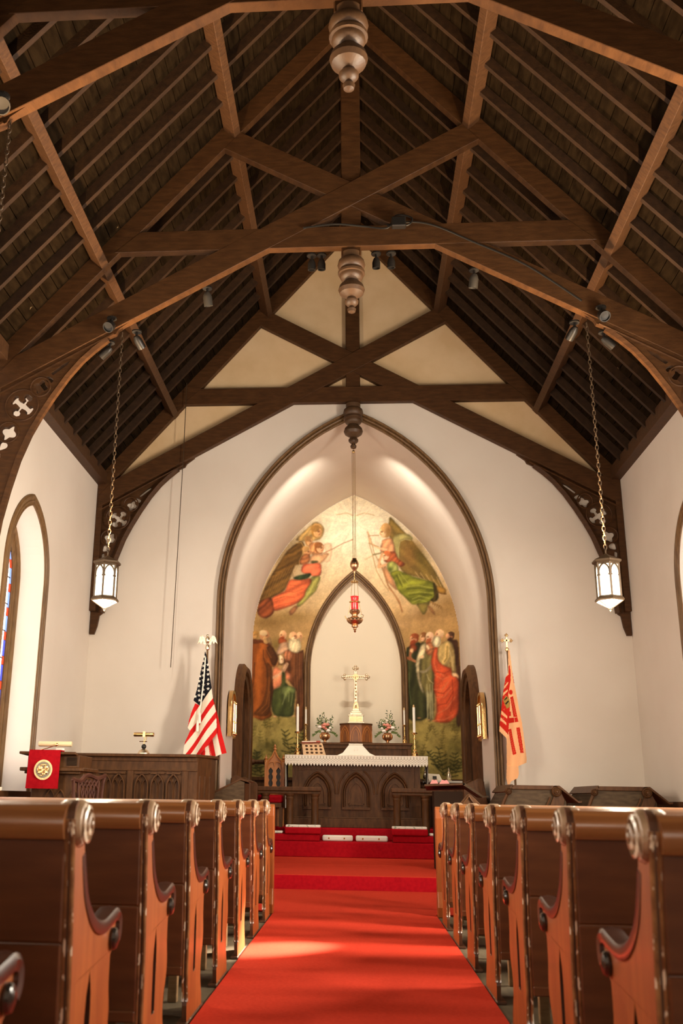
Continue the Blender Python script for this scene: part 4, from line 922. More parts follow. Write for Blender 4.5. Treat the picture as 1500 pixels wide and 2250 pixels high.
class Canvas:
    def __init__(s, px, py): s.x = px; s.y = py; s.c = np.zeros(px.shape+(3,)); s.c[:] = .5
    def blend(s, m, col):
        col = np.asarray(col, float); m = m[..., None]; s.c = s.c*(1-m)+col*m
    def poly(s, P, col, org=(0,0), k=1, a=1., folds=0, fdir=0, fw=7, edge=.25, seed=0, smooth=4, dark=.35, sm=True):
        P = [(org[0]+p[0]/k, org[1]+p[1]/k) for p in P]
        if sm and len(P) > 3:
            Q = []
            n = len(P)
            for i in range(n):
                p0, p1, p2, p3 = P[i-1], P[i], P[(i+1) % n], P[(i+2) % n]
                for t in (0, .33, .67):
                    Q.append(tuple(.5*((2*p1[j])+(-p0[j]+p2[j])*t+(2*p0[j]-5*p1[j]+4*p2[j]-p3[j])*t*t+(-p0[j]+3*p1[j]-3*p2[j]+p3[j])*t**3) for j in (0,1)))
            P = Q
        m = inpoly(s.x, s.y, P)
        if not m.any(): return
        xs = [p[0] for p in P]; ys = [p[1] for p in P]; cx, cy = (min(xs)+max(xs))/2, (min(ys)+max(ys))/2
        u = (s.x-cx)/max(1, (max(xs)-min(xs))/2); v = (s.y-cy)/max(1, (max(ys)-min(ys))/2)
        c = np.ones(s.c.shape)*np.asarray(col)
        sh = 1+edge*(.35-u*u*.6-.25*u-.15*v)
        if folds:
            fa = math.radians(fdir); q = (s.x*math.cos(fa)+s.y*math.sin(fa)); w = noise2(s.x, s.y, 40, seed)*22
            f = np.sin((q+w)/fw*2); sh = sh*(1+folds*f*.6+folds*.5*np.sin((q+w*1.7)/fw*.9+seed))
        mf = m.astype(float); j, i = np.nonzero(m); j0, j1, i0, i1 = max(j.min()-8, 0), j.max()+9, max(i.min()-8, 0), i.max()+9
        sub = mf[j0:j1, i0:i1]; big = min(sub.shape) > 26
        rim = np.zeros_like(mf); rim[j0:j1, i0:i1] = blur(blur(sub, 3 if big else 1), 3 if big else 1)
        sh = sh*(.66+.40*np.clip((rim-.5)*2.2, 0, 1)); soft = np.zeros_like(mf); soft[j0:j1, i0:i1] = blur(sub, 1)
        s.blend(soft*a, np.clip(c*sh[..., None], 0, 1))
    def line(s, P, col, w, org=(0,0), k=1, a=1.):
        P = [(org[0]+p[0]/k, org[1]+p[1]/k) for p in P]; d = np.full(s.x.shape, 1e9)
        for (x1,y1),(x2,y2) in zip(P[:-1], P[1:]):
            L = (x2-x1)**2+(y2-y1)**2+1e-9; t = np.clip(((s.x-x1)*(x2-x1)+(s.y-y1)*(y2-y1))/L, 0, 1)
            d = np.minimum(d, np.hypot(s.x-x1-t*(x2-x1), s.y-y1-t*(y2-y1)))
        s.blend(np.clip(w/2+.5-d, 0, 1)*a, col)
    def soft(s, c, rx, ry, col, a=1., org=(0,0), k=1, rot=0):
        x = s.x-(org[0]+c[0]/k); y = s.y-(org[1]+c[1]/k); ca, sa = math.cos(rot), math.sin(rot)
        u = (x*ca+y*sa)/(rx/k); v = (-x*sa+y*ca)/(ry/k); s.blend(np.exp(-(u*u+v*v)*1.2)*a, col)
    def ell(s, c, rx, ry, col, org=(0,0), k=1, rot=0, a=1., shade=.3):
        x = s.x-(org[0]+c[0]/k); y = s.y-(org[1]+c[1]/k); ca, sa = math.cos(rot), math.sin(rot)
        u = (x*ca+y*sa)/(rx/k); v = (-x*sa+y*ca)/(ry/k); m = np.clip((1-np.hypot(u, v))*min(rx, ry)/k+.3, 0, 1)*a
        s.blend(m, np.clip(np.asarray(col)*(1+shade*(.3-.5*u-.4*v))[..., None], 0, 1))
SKIN = (.86,.62,.42); SKD = (.62,.38,.22)
def head(c, org, k, x, y, rx, ry, hair, beard=None, face=1, rot=0, skin=SKIN, hairtop=1, bl=1.0):
    """a painted head: hair mass, face turned left (-1) or right (1), features, beard"""
    h = lambda dx, dy: (x+dx*rx*face, y+dy*ry)
    c.ell((x, y), rx, ry, hair if hairtop else skin, org, k, rot)
    c.ell(h(.22,.15), rx*.78, ry*.80, skin, org, k, rot)
    if hairtop: c.ell(h(-.25,-.45), rx*.85, ry*.55, hair, org, k, rot, .9)
    if beard:
        c.ell(h(.35,.95*bl), rx*.60, ry*.62*bl, beard, org, k, rot); c.ell(h(.05,.55), rx*.45, ry*.35, beard, org, k, rot, .9)
    c.line([h(.30,-.05), h(.62,-.08)], SKD, ry*.12/k*1.6, org, k, .8)         # brow and eye
    c.soft(h(.42,.05), rx*.2, ry*.12, (.25,.13,.07), .8, org, k)
    c.line([h(.66,-.05), h(.86,.26), h(.66,.32)], SKD, max(.7, rx*.10/k*1.5), org, k, .7)   # nose
    c.line([h(.45,.50), h(.68,.47)], (.50,.18,.12), max(.7, ry*.10/k), org, k, .8)         # mouth
    c.ell(h(-.28,.12), rx*.13, ry*.17, SKD, org, k, 0, .6)                                  # ear
def paint_mural(c):
    x, y = c.x, c.y; n = noise2(x, y, 46, 3); n2 = noise2(x, y, 14, 5); n3 = noise2(x, y, 5, 9)
    top = np.array((.93,.88,.76)); sky = np.array((.80,.62,.38)); mid = np.array((.62,.46,.23)); ground = np.array((.58,.50,.24))
    t = np.clip((y-1180)/190, 0, 1)[..., None]; col = top*(1-t)+sky*t
    ex = np.clip(abs(x-778)/235-.35, 0, 1)[..., None]; col = col*(1-ex*.55)+mid*ex*.55
    t2 = np.clip((y-1330)/60, 0, 1)[..., None]; col = col*(1-t2*.5)+mid*t2*.5
    col = col*(1+.26*(n-.5))[..., None]; c.c = col
    for (cx, cy, rx, ry, cc, a) in ((640,1355,50,12,(.50,.38,.16),.6),(590,1368,40,14,(.42,.30,.12),.6),(930,1350,45,14,(.50,.34,.15),.55),(985,1330,30,25,(.52,.36,.14),.5),(720,1330,30,18,(.90,.76,.52),.5),(860,1372,40,10,(.80,.62,.42),.7),(905,1345,18,12,(.88,.72,.50),.4)):
        c.soft((cx, cy), rx, ry, cc, a)
    # rays of light from the descending dove
    ang = np.arctan2(y-1150, x-778); rr = np.hypot(x-778, y-1150)
    ray = (np.sin(ang*23)*.5+np.sin(ang*41+1)*.5); c.c = np.clip(c.c*(1+.05*ray*np.exp(-rr/120))[..., None], 0, 1)
    c.soft((778, 1165), 75, 60, (1.0,.95,.84), .6)
    c.line([(740,1131),(762,1127),(776,1133)], (.76,.62,.42), 2.2, a=.7); c.line([(782,1133),(800,1127),(822,1132)], (.76,.62,.42), 2.2, a=.7)
    c.ell((779,1137), 4, 8, (.96,.88,.72), a=.8)
    for a in range(16):
        th = a*math.pi/8+.1; c.line([(778+14*math.cos(th), 1150+14*math.sin(th)), (778+(60+12*(a%3))*math.cos(th), 1150+(60+12*(a%3))*math.sin(th))], (.80,.66,.42), .9, a=.30)
    # ---- left angels (canvas zoom: origin 550,1120 scale 6.52)
    O = (550,1120); K = 6.52
    c.soft((560,650), 330, 420, (.40,.27,.10), .55, O, K, .55)
    c.poly([(930,175),(1040,230),(1050,330),(1000,420),(880,450),(760,450),(650,430),(820,260)], (.62,.47,.22), O, K, .85, .3, 30, 4)
    c.ell((950,300), 85, 105, (.72,.52,.28), O, K); head(c, O, K, 945, 310, 75, 92, (.60,.42,.18), None, 1, 0, (.82,.60,.36))
    head(c, O, K, 835, 450, 55, 75, (.58,.40,.20), None, 1, 0, (.80,.58,.36))
    c.poly([(720,450),(775,520),(750,640),(720,780),(640,800),(560,1000),(480,1160),(330,1250),(150,1330),(120,1330),(250,1020),(450,700),(560,560)], (.36,.24,.085), O, K, 1, .22, 65, 4, .2, 2)
    for i in range(9): c.line([(690-45*i,790+20*i),(560-45*i,1010+35*i),(430-28*i,1210+20*i)], (.62,.46,.22), 1.0, O, K, .5)
    c.line([(650,480),(730,470),(765,540),(745,640),(700,730),(700,790)], (.70,.56,.30), 2.0, O, K, .8)
    for i in range(4): c.line([(560+25*i,760),(500+30*i,860),(560+20*i,960)], (.22,.13,.05), .9, O, K, .6)
    c.poly([(840,500),(900,470),(1000,470),(1040,560),(1010,640),(900,650),(850,600)], (.78,.48,.26), O, K, .9, .2, 20, 3)
    head(c, O, K, 985, 545, 68, 80, (.50,.28,.12), None, 1, 0, (.86,.62,.42))
    head(c, O, K, 805, 600, 62, 80, (.66,.48,.26), None, 1, 0, (.82,.56,.34)); c.poly([(760,640),(840,640),(860,700),(830,760),(740,790),(700,740)], (.62,.33,.16), O, K, .9, .2, 70, 3)
    c.poly([(1040,500),(1150,480),(1170,600),(1130,740),(1040,740),(1010,690),(1080,600)], (.90,.66,.50), O, K, .6)
    for i in range(6): c.line([(1140,560+18*i),(1280+12*i,560+28*i)], (.88,.68,.52), 1.6, O, K, .45)
    c.poly([(880,650),(1000,640),(1100,620),(1120,650),(1020,760),(930,790),(860,760)], SKIN, O, K, 1, .1)
    c.line([(860,600),(960,635),(1050,620),(1180,560),(1330,480),(1460,430)], (.56,.36,.24), 1.5, O, K, .9); c.ell((1455,430), 18, 10, (.60,.42,.30), O, K, -.4)
    c.poly([(870,740),(930,730),(980,745),(900,775)], (.20,.22,.10), O, K)
    c.poly([(760,780),(880,770),(1000,770),(1020,850),(1000,940),(930,970),(850,930),(760,910),(725,870)], (.88,.36,.22), O, K, 1, .16, 60, 5, .35, 4)
    c.poly([(870,965),(980,950),(1000,1000),(940,1160),(860,1240),(780,1320),(700,1390),(660,1370),(740,1220),(830,1060)], (.52,.50,.22), O, K, 1, .25, 35, 4, .2, 6)
    c.poly([(560,1010),(700,1000),(850,985),(870,1040),(800,1150),(760,1260),(650,1350),(520,1400),(340,1450),(280,1380),(300,1270),(420,1200),(500,1150)], (.82,.33,.17), O, K, 1, .20, 70, 6, .35, 7)
    for P in ([(560,1080),(680,1090),(800,1050)],[(500,1170),(640,1180),(780,1120)],[(330,1290),(500,1240),(640,1260)],[(340,1400),(480,1350),(620,1330)]): c.line(P, (.55,.18,.08), 1.2, O, K, .6)
    c.poly([(620,970),(700,940),(860,910),(850,960),(760,1000),(640,1000)], (.16,.22,.10), O, K, 1, .2, 20, 3)
    c.poly([(160,1300),(290,1260),(330,1380),(330,1480),(240,1550),(150,1540),(100,1480),(110,1380)], (.45,.20,.09), O, K, 1, .25, 50, 4)
    c.poly([(640,1370),(680,1400),(600,1500),(565,1510),(560,1450)], SKD, O, K)
    c.line([(1030,780),(1045,860),(1010,980),(960,1090)], (.84,.74,.50), 1.4, O, K, .7)
    # ---- right angels (origin 780,1120 scale 6.38)
    O = (780,1120); K = 6.38
    c.poly([(490,100),(560,170),(700,320),(800,430),(900,560),(1010,700),(1120,860),(1200,1010),(1260,1150),(1100,1080),(1000,1000),(860,940),(700,900),(600,760),(540,520),(480,380),(470,200)], (.42,.33,.12), O, K, .95, .16, -50, 6, .25, 9)
    c.soft((800,600), 170, 230, (.55,.36,.16), .7, O, K, .4); c.soft((900,640), 90, 200, (.28,.26,.07), .6, O, K, -.5)
    c.poly([(560,360),(650,335),(760,350),(810,420),(700,420),(640,440),(620,520),(620,640),(590,690),(560,620),(525,500),(525,410)], (.62,.58,.32), O, K, 1, .12, 20, 5)
    c.line([(640,440),(700,415),(780,430)], (.78,.72,.46), 1.5, O, K, .8); c.line([(625,450),(605,560),(610,690)], (.78,.72,.46), 1.5, O, K, .8)
    for i in range(6): c.line([(840+75*i,870+18*i),(900+70*i,950+18*i),(1010+52*i,1000+26*i)], (.82,.66,.42), 1.7, O, K, .75)
    c.poly([(1120,1070),(1260,1100),(1270,1180),(1180,1160),(1130,1120)], (.66,.46,.16), O, K, 1); c.line([(1140,1140),(1200,1175),(1275,1185)], (.40,.26,.10), 2.2, O, K)
    c.ell((430,290), 75, 105, (.72,.53,.30), O, K); head(c, O, K, 400, 310, 62, 82, (.74,.55,.32), None, -1, 0, (.92,.74,.54)); c.soft((470,300), 45, 90, (.58,.40,.18), .8, O, K)
    c.poly([(390,420),(500,395),(540,470),(555,600),(480,640),(370,600),(350,540),(370,470)], (.84,.55,.36), O, K, 1, .18, 30, 4)
    c.line([(180,320),(215,470),(330,540),(440,560)], (.92,.72,.52), 4.5, O, K, .9)
    for P in ([(190,350),(200,480),(245,640),(300,860),(400,1040),(470,1140)],[(200,365),(330,360)],[(215,400),(265,600),(330,730)],[(190,470),(330,520)]): c.line(P, (.66,.50,.32), 1.8, O, K, .85)
    c.line([(170,310),(200,370)], (.70,.56,.40), 3, O, K, .7)
    c.line([(255,630),(350,610),(400,590)], (.40,.36,.20), 3, O, K, .8); c.line([(140,700),(250,640)], (.72,.60,.38), 2.6, O, K, .5)
    c.poly([(400,760),(480,870),(560,1040),(590,1130),(520,1080),(450,1000),(400,870)], (.80,.52,.32), O, K, .9, .1)
    c.line([(330,700),(400,870),(460,1060),(560,1200),(630,1330),(660,1430)], (.62,.40,.22), 3.2, O, K, .9); c.line([(470,1100),(580,1220),(630,1300)], (.74,.52,.32), 2.0, O, K)
    c.poly([(470,600),(560,590),(600,680),(700,760),(640,800),(560,760),(440,740),(400,690)], (.62,.28,.14), O, K, 1, .2, 40, 3)
    head(c, O, K, 440, 645, 62, 66, (.72,.34,.16), None, -1, .3, (.92,.72,.54))
    c.line([(380,610),(345,700),(330,800)], SKIN, 5, O, K); c.line([(330,805),(440,770),(480,750)], SKIN, 5.5, O, K)
    c.poly([(460,740),(540,725),(600,790),(610,850),(550,890),(490,880),(450,820)], (.60,.62,.28), O, K, 1, .15, 30, 4); c.soft((490,830), 35, 40, (.22,.28,.06), .8, O, K)
    c.poly([(490,890),(600,850),(700,890),(800,930),(900,960),(1080,1010),(1120,1060),(1130,1180),(1110,1270),(1000,1310),(880,1330),(790,1320),(700,1230),(600,1130),(540,980)], (.42,.44,.10), O, K, 1, .22, 72, 6, .3, 12)
    for P in ([(720,1080),(880,1060),(1090,1100)],[(740,1170),(900,1150),(1100,1170)],[(800,1250),(900,1210),(1040,1240)],[(600,900),(680,1060)],[(640,900),(760,1050)],[(800,1300),(900,1260),(1000,1290)]): c.line(P, (.66,.68,.26), 1.8, O, K, .75)
    for P in ([(720,1110),(900,1100),(1090,1130)],[(750,1200),(900,1180),(1080,1200)],[(580,920),(660,1080)]): c.line(P, (.20,.22,.04), 1.7, O, K, .7)
    c.poly([(1090,1030),(1130,1060),(1170,1200),(1150,1270),(1080,1300),(1050,1270),(1110,1200)], (.24,.19,.06), O, K, 1, .2, 20, 3)
    c.poly([(860,1320),(980,1310),(1050,1290),(1020,1360),(990,1440),(950,1470),(900,1390)], (.46,.40,.16), O, K); c.poly([(1010,1340),(1060,1360),(1110,1430),(1115,1480),(1060,1430)], (.72,.48,.26), O, K)
    c.line([(1060,1290),(1130,1330),(1190,1350),(1220,1390)], (.62,.46,.24), 4, O, K); 
    for i in range(5): c.line([(1095+28*i,1295+16*i),(1085+28*i,1335+14*i)], (.24,.13,.05), .9, O, K, .8)
    # ---- meadow
    g = np.clip((y-1560+6*np.sin(x/17))/10, 0, 1); base = ground*(1+.5*(n2-.5)+.25*(n3-.5))[..., None]+np.array((.10,.09,.02))*(n-.3)[..., None]
    c.blend(g, base); 
    for (cx, cy, rx, ry, a) in ((700,1600,40,16,.6),(600,1625,40,18,.5),(960,1610,45,18,.5),(900,1660,30,20,.5),(640,1600,30,12,.5)): c.soft((cx,cy), rx, ry, (.66,.58,.28), a)
    for (cx, cy, rx, ry) in ((560,1680,25,30),(590,1640,22,14),(1000,1640,26,20),(990,1680,30,22),(1005,1590,15,20)): c.soft((cx,cy), rx, ry, (.20,.19,.05), .55)
    r = random.Random(4)
    def sprig(x0, y0, h, n, col, w=1.3, lean=0):
        c.line([(x0,y0),(x0+lean*h*.5,y0-h*.5),(x0+lean*h*1.1,y0-h)], col, .9, a=.8)
        for i in range(n):
            t = (i+.6)/n; px_ = x0+lean*h*t; py_ = y0-h*t
            for q in (-1, 1):
                L = (6+8*(1-t))*(.7+.5*r.random())*h/42; a = r.uniform(.1,.8)
                c.line([(px_,py_),(px_+q*L*.6*math.cos(a),py_-L*.5*math.sin(a)),(px_+q*L*math.cos(a),py_-L*math.sin(a)*.9)], col, w, a=.85)
    for k in range(34): sprig(r.uniform(550,700), r.uniform(1590,1705), r.uniform(14,30), 4, (.30,.27,.08), 1.2, r.uniform(-.4,.4))
    for k in range(34): sprig(r.uniform(890,1015), r.uniform(1590,1705), r.uniform(14,30), 4, (.32,.27,.09), 1.2, r.uniform(-.4,.4))
    for x0, y0, h, l in ((575,1710,58,-.2),(600,1710,50,.15),(560,1700,50,.1),(640,1668,62,-.25),(650,1660,50,.3),(975,1705,62,-.2),(990,1712,58,.2),(965,1690,40,-.6),(1000,1700,46,.5)):
        sprig(x0, y0, h, 7, (.15,.15,.04), 2.3, l)
    # ---- left group (origin 540,1360 scale 9.375)
    O = (540,1360); K = 9.375
    c.soft((620,520), 120, 130, (.40,.33,.12), .7, O, K)
    head(c, O, K, 200, 330, 60, 80, (.60,.42,.18), None, -1, 0, (.80,.58,.30)); head(c, O, K, 1100, 350, 65, 85, (.86,.66,.44), (.70,.52,.34), 1, 0, SKIN, 0)
    head(c, O, K, 765, 330, 78, 98, (.80,.58,.40), (.58,.24,.10), -1, 0, SKIN, 0, 1.1); c.poly([(680,400),(760,400),(840,430),(830,480),(760,500),(700,520),(665,480)], (.58,.24,.10), O, K, .9)
    c.poly([(700,520),(800,480),(870,500),(880,660),(800,700),(700,740),(620,720)], (.82,.62,.46), O, K, 1, .2, 60, 5)
    c.poly([(860,640),(1000,690),(1130,660),(1195,700),(1200,1400),(1195,2250),(1050,2250),(1020,1900),(1040,1500),(900,1300),(800,1100),(780,900)], (.33,.17,.075), O, K, 1, .28, 8, 5, .15, 3)
    for a in (1000,1060,1110,1160): c.line([(a,700),(a-10,1100),(a+10,1500),(a+5,2000)], (.60,.36,.22), 1.6, O, K, .45)
    c.poly([(780,680),(900,640),(960,720),(920,860),(840,860),(790,820)], (.74,.42,.26), O, K, .9, .25, 10, 3)
    head(c, O, K, 975, 350, 88, 90, (.80,.64,.42), (.88,.78,.58), 1, -.5, SKIN, 0, 1.3); c.poly([(905,400),(960,440),(1040,450),(1075,400),(1120,470),(1138,580),(1105,665),(1040,700),(955,680),(895,640),(872,560),(880,460)], (.90,.82,.62), O, K, 1, .12, 5, 3)
    for i in range(6): c.line([(930+30*i,430),(920+34*i,560),(960+20*i,660)], (.70,.58,.38), .9, O, K, .5)
    c.soft((1015,360), 26, 14, (.30,.16,.08), .7, O, K); c.soft((1020,400), 22, 14, (.42,.16,.10), .6, O, K)
    c.poly([(640,740),(700,730),(760,780),(800,850),(780,910),(740,960),(660,920),(640,850)], (.52,.36,.20), O, K)
    head(c, O, K, 715, 830, 62, 92, (.50,.34,.18), None, 1, -.25, (.94,.78,.60), 0); c.poly([(640,760),(680,740),(690,830),(680,950),(620,990),(600,900)], (.58,.38,.20), O, K, .9, .2, 10, 3)
    c.poly([(560,1020),(640,990),(730,1060),(800,1140),(830,1060),(920,1140),(935,1230),(900,1275),(820,1250),(760,1350),(640,1420),(550,1480),(530,1200)], (.86,.47,.30), O, K, 1, .16, 40, 6, .3, 5)
    c.line([(560,1210),(700,1140),(790,1050),(850,930)], (.93,.66,.48), 6, O, K); c.poly([(740,1060),(760,970),(820,910),(860,910),(870,950),(810,1060),(770,1100)], (.92,.70,.52), O, K); c.line([(790,1050),(840,940)], SKD, 1, O, K, .7)
    c.poly([(740,1100),(810,1120),(820,1300),(900,1380),(1010,1430),(1020,1600),(990,1800),(960,2000),(700,2010),(600,1980),(530,1850),(540,1500),(700,1400),(740,1260)], (.22,.25,.10), O, K, 1, .25, 15, 6, .2, 8)
    c.poly([(760,1400),(860,1380),(1000,1430),(1010,1500),(960,1560),(900,1480),(850,1600),(760,1750),(770,1550),(720,1560)], (.46,.52,.26), O, K, .9, .2, 10, 5)
    for P in ([(830,1500),(790,1650),(750,1760)],[(890,1500),(880,1700)],[(960,1560),(930,1800)]): c.line(P, (.58,.62,.36), 1.5, O, K, .7)
    c.poly([(150,480),(300,470),(440,500),(540,560),(600,680),(660,800),(640,900),(600,980),(530,990),(545,1300),(560,1500),(500,1800),(540,1990),(420,2060),(300,2090),(180,2030),(80,1990),(85,1600),(110,900),(125,620)], (.50,.235,.065), O, K, 1, .22, 6, 7, .30, 1)
    c.poly([(430,900),(530,1000),(550,1300),(560,1500),(500,1900),(400,2000),(150,1960),(330,1750),(420,1400),(430,1100)], (.30,.155,.05), O, K, .75, .2, 10, 6)
    c.poly([(480,540),(560,600),(640,740),(660,830),(600,960),(560,990),(480,800),(420,640)], (.24,.125,.05), O, K, .85)
    for P in ([(380,620),(370,760),(440,860),(520,950),(600,975)],[(260,880),(240,1200),(200,1500),(100,1700)],[(480,1200),(470,1500),(420,1750),(250,1920)],[(400,560),(450,680),(520,800)],[(490,1500),(470,1800),(330,1950)]): c.line(P, (.66,.35,.12), 1.8, O, K, .55)
    for P in ([(360,640),(360,800),(430,1000),(440,1200)],[(180,900),(160,1300),(110,1500)],[(520,1300),(510,1700)]): c.line(P, (.20,.09,.03), 2.2, O, K, .55)
    c.poly([(150,420),(280,430),(420,440),(530,520),(480,540),(350,490),(200,500),(150,500)], (.34,.15,.06), O, K)
    head(c, O, K, 385, 340, 102, 112, (.78,.64,.42), (.70,.52,.30), 1, .1, (.70,.46,.28), 0, 1.0); c.ell((360,290), 85, 62, (.80,.70,.50), O, K, .2, .8)
    c.poly([(420,420),(500,380),(530,480),(540,540),(480,500)], (.66,.50,.30), O, K)
    c.ell((130,2020), 60, 30, (.66,.36,.14), O, K); c.ell((600,2010), 40, 18, (.80,.56,.36), O, K); c.ell((985,2000), 50, 12, (.80,.56,.36), O, K)
    # ---- right group (origin 880,1360 scale 9.375)
    O = (880,1360)
    head(c, O, K, 1030, 350, 75, 90, (.24,.15,.09), (.22,.13,.08), -1, 0, (.72,.46,.30)); 
    c.poly([(1100,430),(1180,480),(1220,1000),(1240,1500),(1255,2100),(1150,2150),(1120,1200),(1110,800),(1000,460)], (.26,.15,.085), O, K, 1, .2, 5, 6, .1, 5)
    c.ell((965,350), 40, 60, (.80,.56,.38), O, K)
    c.poly([(120,620),(200,560),(340,480),(420,520),(400,700),(360,900),(540,900),(540,1500),(550,2030),(130,2040),(125,1400),(110,900)], (.18,.185,.085), O, K, 1, .28, 8, 7, .15, 10)
    c.line([(170,1100),(180,1500),(220,1750)], (.34,.40,.20), 3, O, K, .5)
    head(c, O, K, 280, 400, 92, 105, (.52,.22,.09), (.50,.19,.08), -1, 0, (.84,.58,.40), 1, 1.1); c.poly([(190,540),(260,520),(340,560),(330,640),(250,690),(180,640)], (.52,.20,.09), O, K, .9)
    c.poly([(185,620),(250,600),(270,640),(250,700),(200,720),(180,680)], (.88,.64,.44), O, K); c.line([(200,700),(190,780),(230,840),(310,880)], (.66,.38,.22), 5.5, O, K); c.line([(120,800),(200,830)], (.60,.32,.18), 6, O, K)
    head(c, O, K, 465, 370, 66, 100, (.48,.28,.13), None, -1, 0, (.90,.66,.46)); 
    c.poly([(400,520),(520,480),(660,560),(680,1000),(700,1400),(680,2000),(640,2080),(560,2080),(540,1700),(480,1500),(400,1300),(380,900)], (.40,.36,.18), O, K, 1, .25, 5, 6, .1, 3)
    c.poly([(520,1500),(560,1480),(600,1500),(660,1500),(660,2060),(610,2070),(600,1700),(580,2060),(560,2060)], (.62,.60,.40), O, K, .9, .25, 3, 3)
    for a in (540,600,650): c.line([(a,1350),(a+8,1700),(a+10,2050)], (.76,.74,.54), 2.0, O, K, .6)
    c.poly([(430,540),(510,500),(540,560),(500,680),(490,800),(400,830),(390,1000),(400,1250),(470,1500),(440,1500),(360,1300),(305,950),(340,780),(380,640)], (.84,.76,.56), O, K, 1, .2, 60, 5)
    c.poly([(390,1060),(500,1060),(600,960),(640,850),(640,950),(560,1080),(470,1110),(400,1100)], (.86,.78,.58), O, K, 1, .1); c.line([(540,1140),(580,1250),(670,1330)], (.80,.74,.52), 1.6, O, K, .8)
    head(c, O, K, 600, 370, 88, 108, (.88,.70,.54), (.62,.30,.15), -1, 0, (.90,.70,.54), 0, 1.1); c.poly([(560,480),(660,500),(690,560),(660,720),(600,760),(520,700),(520,560)], (.70,.38,.22), O, K, .9, .2, 60, 3)
    c.poly([(510,560),(550,520),(600,580),(600,620),(560,640)], (.92,.76,.56), O, K); c.ell((440,780), 45, 40, (.90,.74,.52), O, K)
    c.poly([(760,580),(900,470),(960,450),(1060,500),(1110,680),(1130,900),(1140,1110),(1050,1110),(1040,980),(980,1000),(860,960),(760,860)], (.72,.60,.34), O, K, 1, .22, 12, 6, .2, 6)
    c.line([(960,560),(950,800),(900,880)], (.42,.32,.10), 3, O, K, .6); c.line([(1000,640),(1060,860),(1080,1050)], (.86,.76,.50), 3, O, K, .6); c.line([(1020,900),(1030,1020)], (.40,.28,.10), 3, O, K, .6)
    c.poly([(700,590),(750,570),(760,800),(830,920),(960,990),(1040,1020),(1060,1150),(1180,1200),(1200,1500),(1190,1900),(1090,2060),(950,2140),(780,2130),(690,2100),(740,1900),(720,1600),(680,1450),(690,1150),(650,1050),(630,850)], (.80,.27,.13), O, K, 1, .17, 35, 9, .35, 15)
    for P in ([(720,640),(690,900),(730,1050),(900,1180)],[(700,1150),(860,1250),(1000,1180)],[(690,1450),(850,1450),(980,1300)],[(720,1620),(900,1600),(1060,1400)],[(760,1950),(950,1850),(1120,1600)],[(720,2080),(900,2080),(1080,1980)]): c.line(P, (.93,.47,.30), 2.6, O, K, .55)
    for P in ([(740,1090),(900,1120),(1020,1060)],[(700,1500),(880,1540),(1010,1400)],[(760,1780),(940,1740),(1080,1500)],[(1060,1250),(1080,1600),(1030,1900)]): c.line(P, (.52,.13,.06), 2.4, O, K, .5)
    c.ell((750,480), 75, 105, (.88,.80,.60), O, K, .15); head(c, O, K, 800, 310, 92, 102, (.88,.74,.54), None, -1, .25, (.84,.60,.42), 0); c.ell((830,290), 72, 66, (.86,.72,.52), O, K, 0, .7)
    c.poly([(700,360),(780,350),(820,420),(800,520),(740,570),(680,560),(650,500),(670,420)], (.90,.83,.64), O, K, 1, .15, 10, 4)
    c.poly([(1050,1110),(1140,1110),(1190,1160),(1200,1240),(1150,1200),(1090,1190),(1060,1160)], (.92,.72,.52), O, K)
    c.ell((690,2100), 55, 16, (.74,.42,.24), O, K); c.ell((580,2080), 30, 14, (.80,.58,.36), O, K); c.ell((380,2040), 45, 12, (.78,.48,.30), O, K)
    c.c = c.c*.35+blur(c.c, 1)*.65
    c.c = c.c*(1+.16*(noise2(x, y, 9, 21)-.5)+.14*(noise2(x+y*.4, y, 2.2, 22)-.5))[..., None]
    # canvas texture and warm varnish
    c.c = np.clip(c.c*(1+.10*(noise2(x, y, 3, 11)-.5))[..., None]*np.array((1.0,.98,.95)), 0, 1)**.90; c.c = c.c*.88+.12*c.c.mean(-1, keepdims=True)*np.array((1.06,1.0,.86))
YM = YB-.006
def painted_grid(name, xs, zs, y, keep, paint, m, parent=None, map_y=None, thick=0):
    X, Z = np.meshgrid(xs, zs); px, py = PX(X, Z, y); c = Canvas(px, py); paint(c)
    K_ = keep(X, Z, px, py); h, w = X.shape
    Y = np.full_like(X, y) if map_y is None else map_y(X, Z, px, py)
    idx = -np.ones(h*w, int); quad = K_[:-1,:-1] & K_[1:,:-1] & K_[:-1,1:] & K_[1:,1:]
    jj, ii = np.nonzero(quad); a = jj*w+ii; F = np.stack([a, a+1, a+w+1, a+w], -1)
    used = np.unique(F); idx[used] = np.arange(len(used)); F = idx[F]
    V = np.stack([X.ravel()[used], Y.ravel()[used], Z.ravel()[used]], -1)
    me = bpy.data.meshes.new(name); me.vertices.add(len(V)); me.vertices.foreach_set('co', V.astype(np.float32).ravel())
    me.loops.add(F.size); me.loops.foreach_set('vertex_index', F.astype(np.int32).ravel()); me.polygons.add(len(F)); me.polygons.foreach_set('loop_start', np.arange(0, F.size, 4, dtype=np.int32))
    me.polygons.foreach_set('loop_total', np.full(len(F), 4, dtype=np.int32)); me.update(calc_edges=True); me.validate()
    at = me.color_attributes.new('paint', 'FLOAT_COLOR', 'POINT'); cc = np.ones((len(used), 4), np.float32); cc[:, :3] = lin(c.c.reshape(-1, 3)[used])
    at.data.foreach_set('color', cc.ravel()); me.materials.append(m)
    for p in me.polygons: p.use_smooth = True
    o = bpy.data.objects.new(name, me); COL.objects.link(o)
    if parent: o.parent = parent
    return o
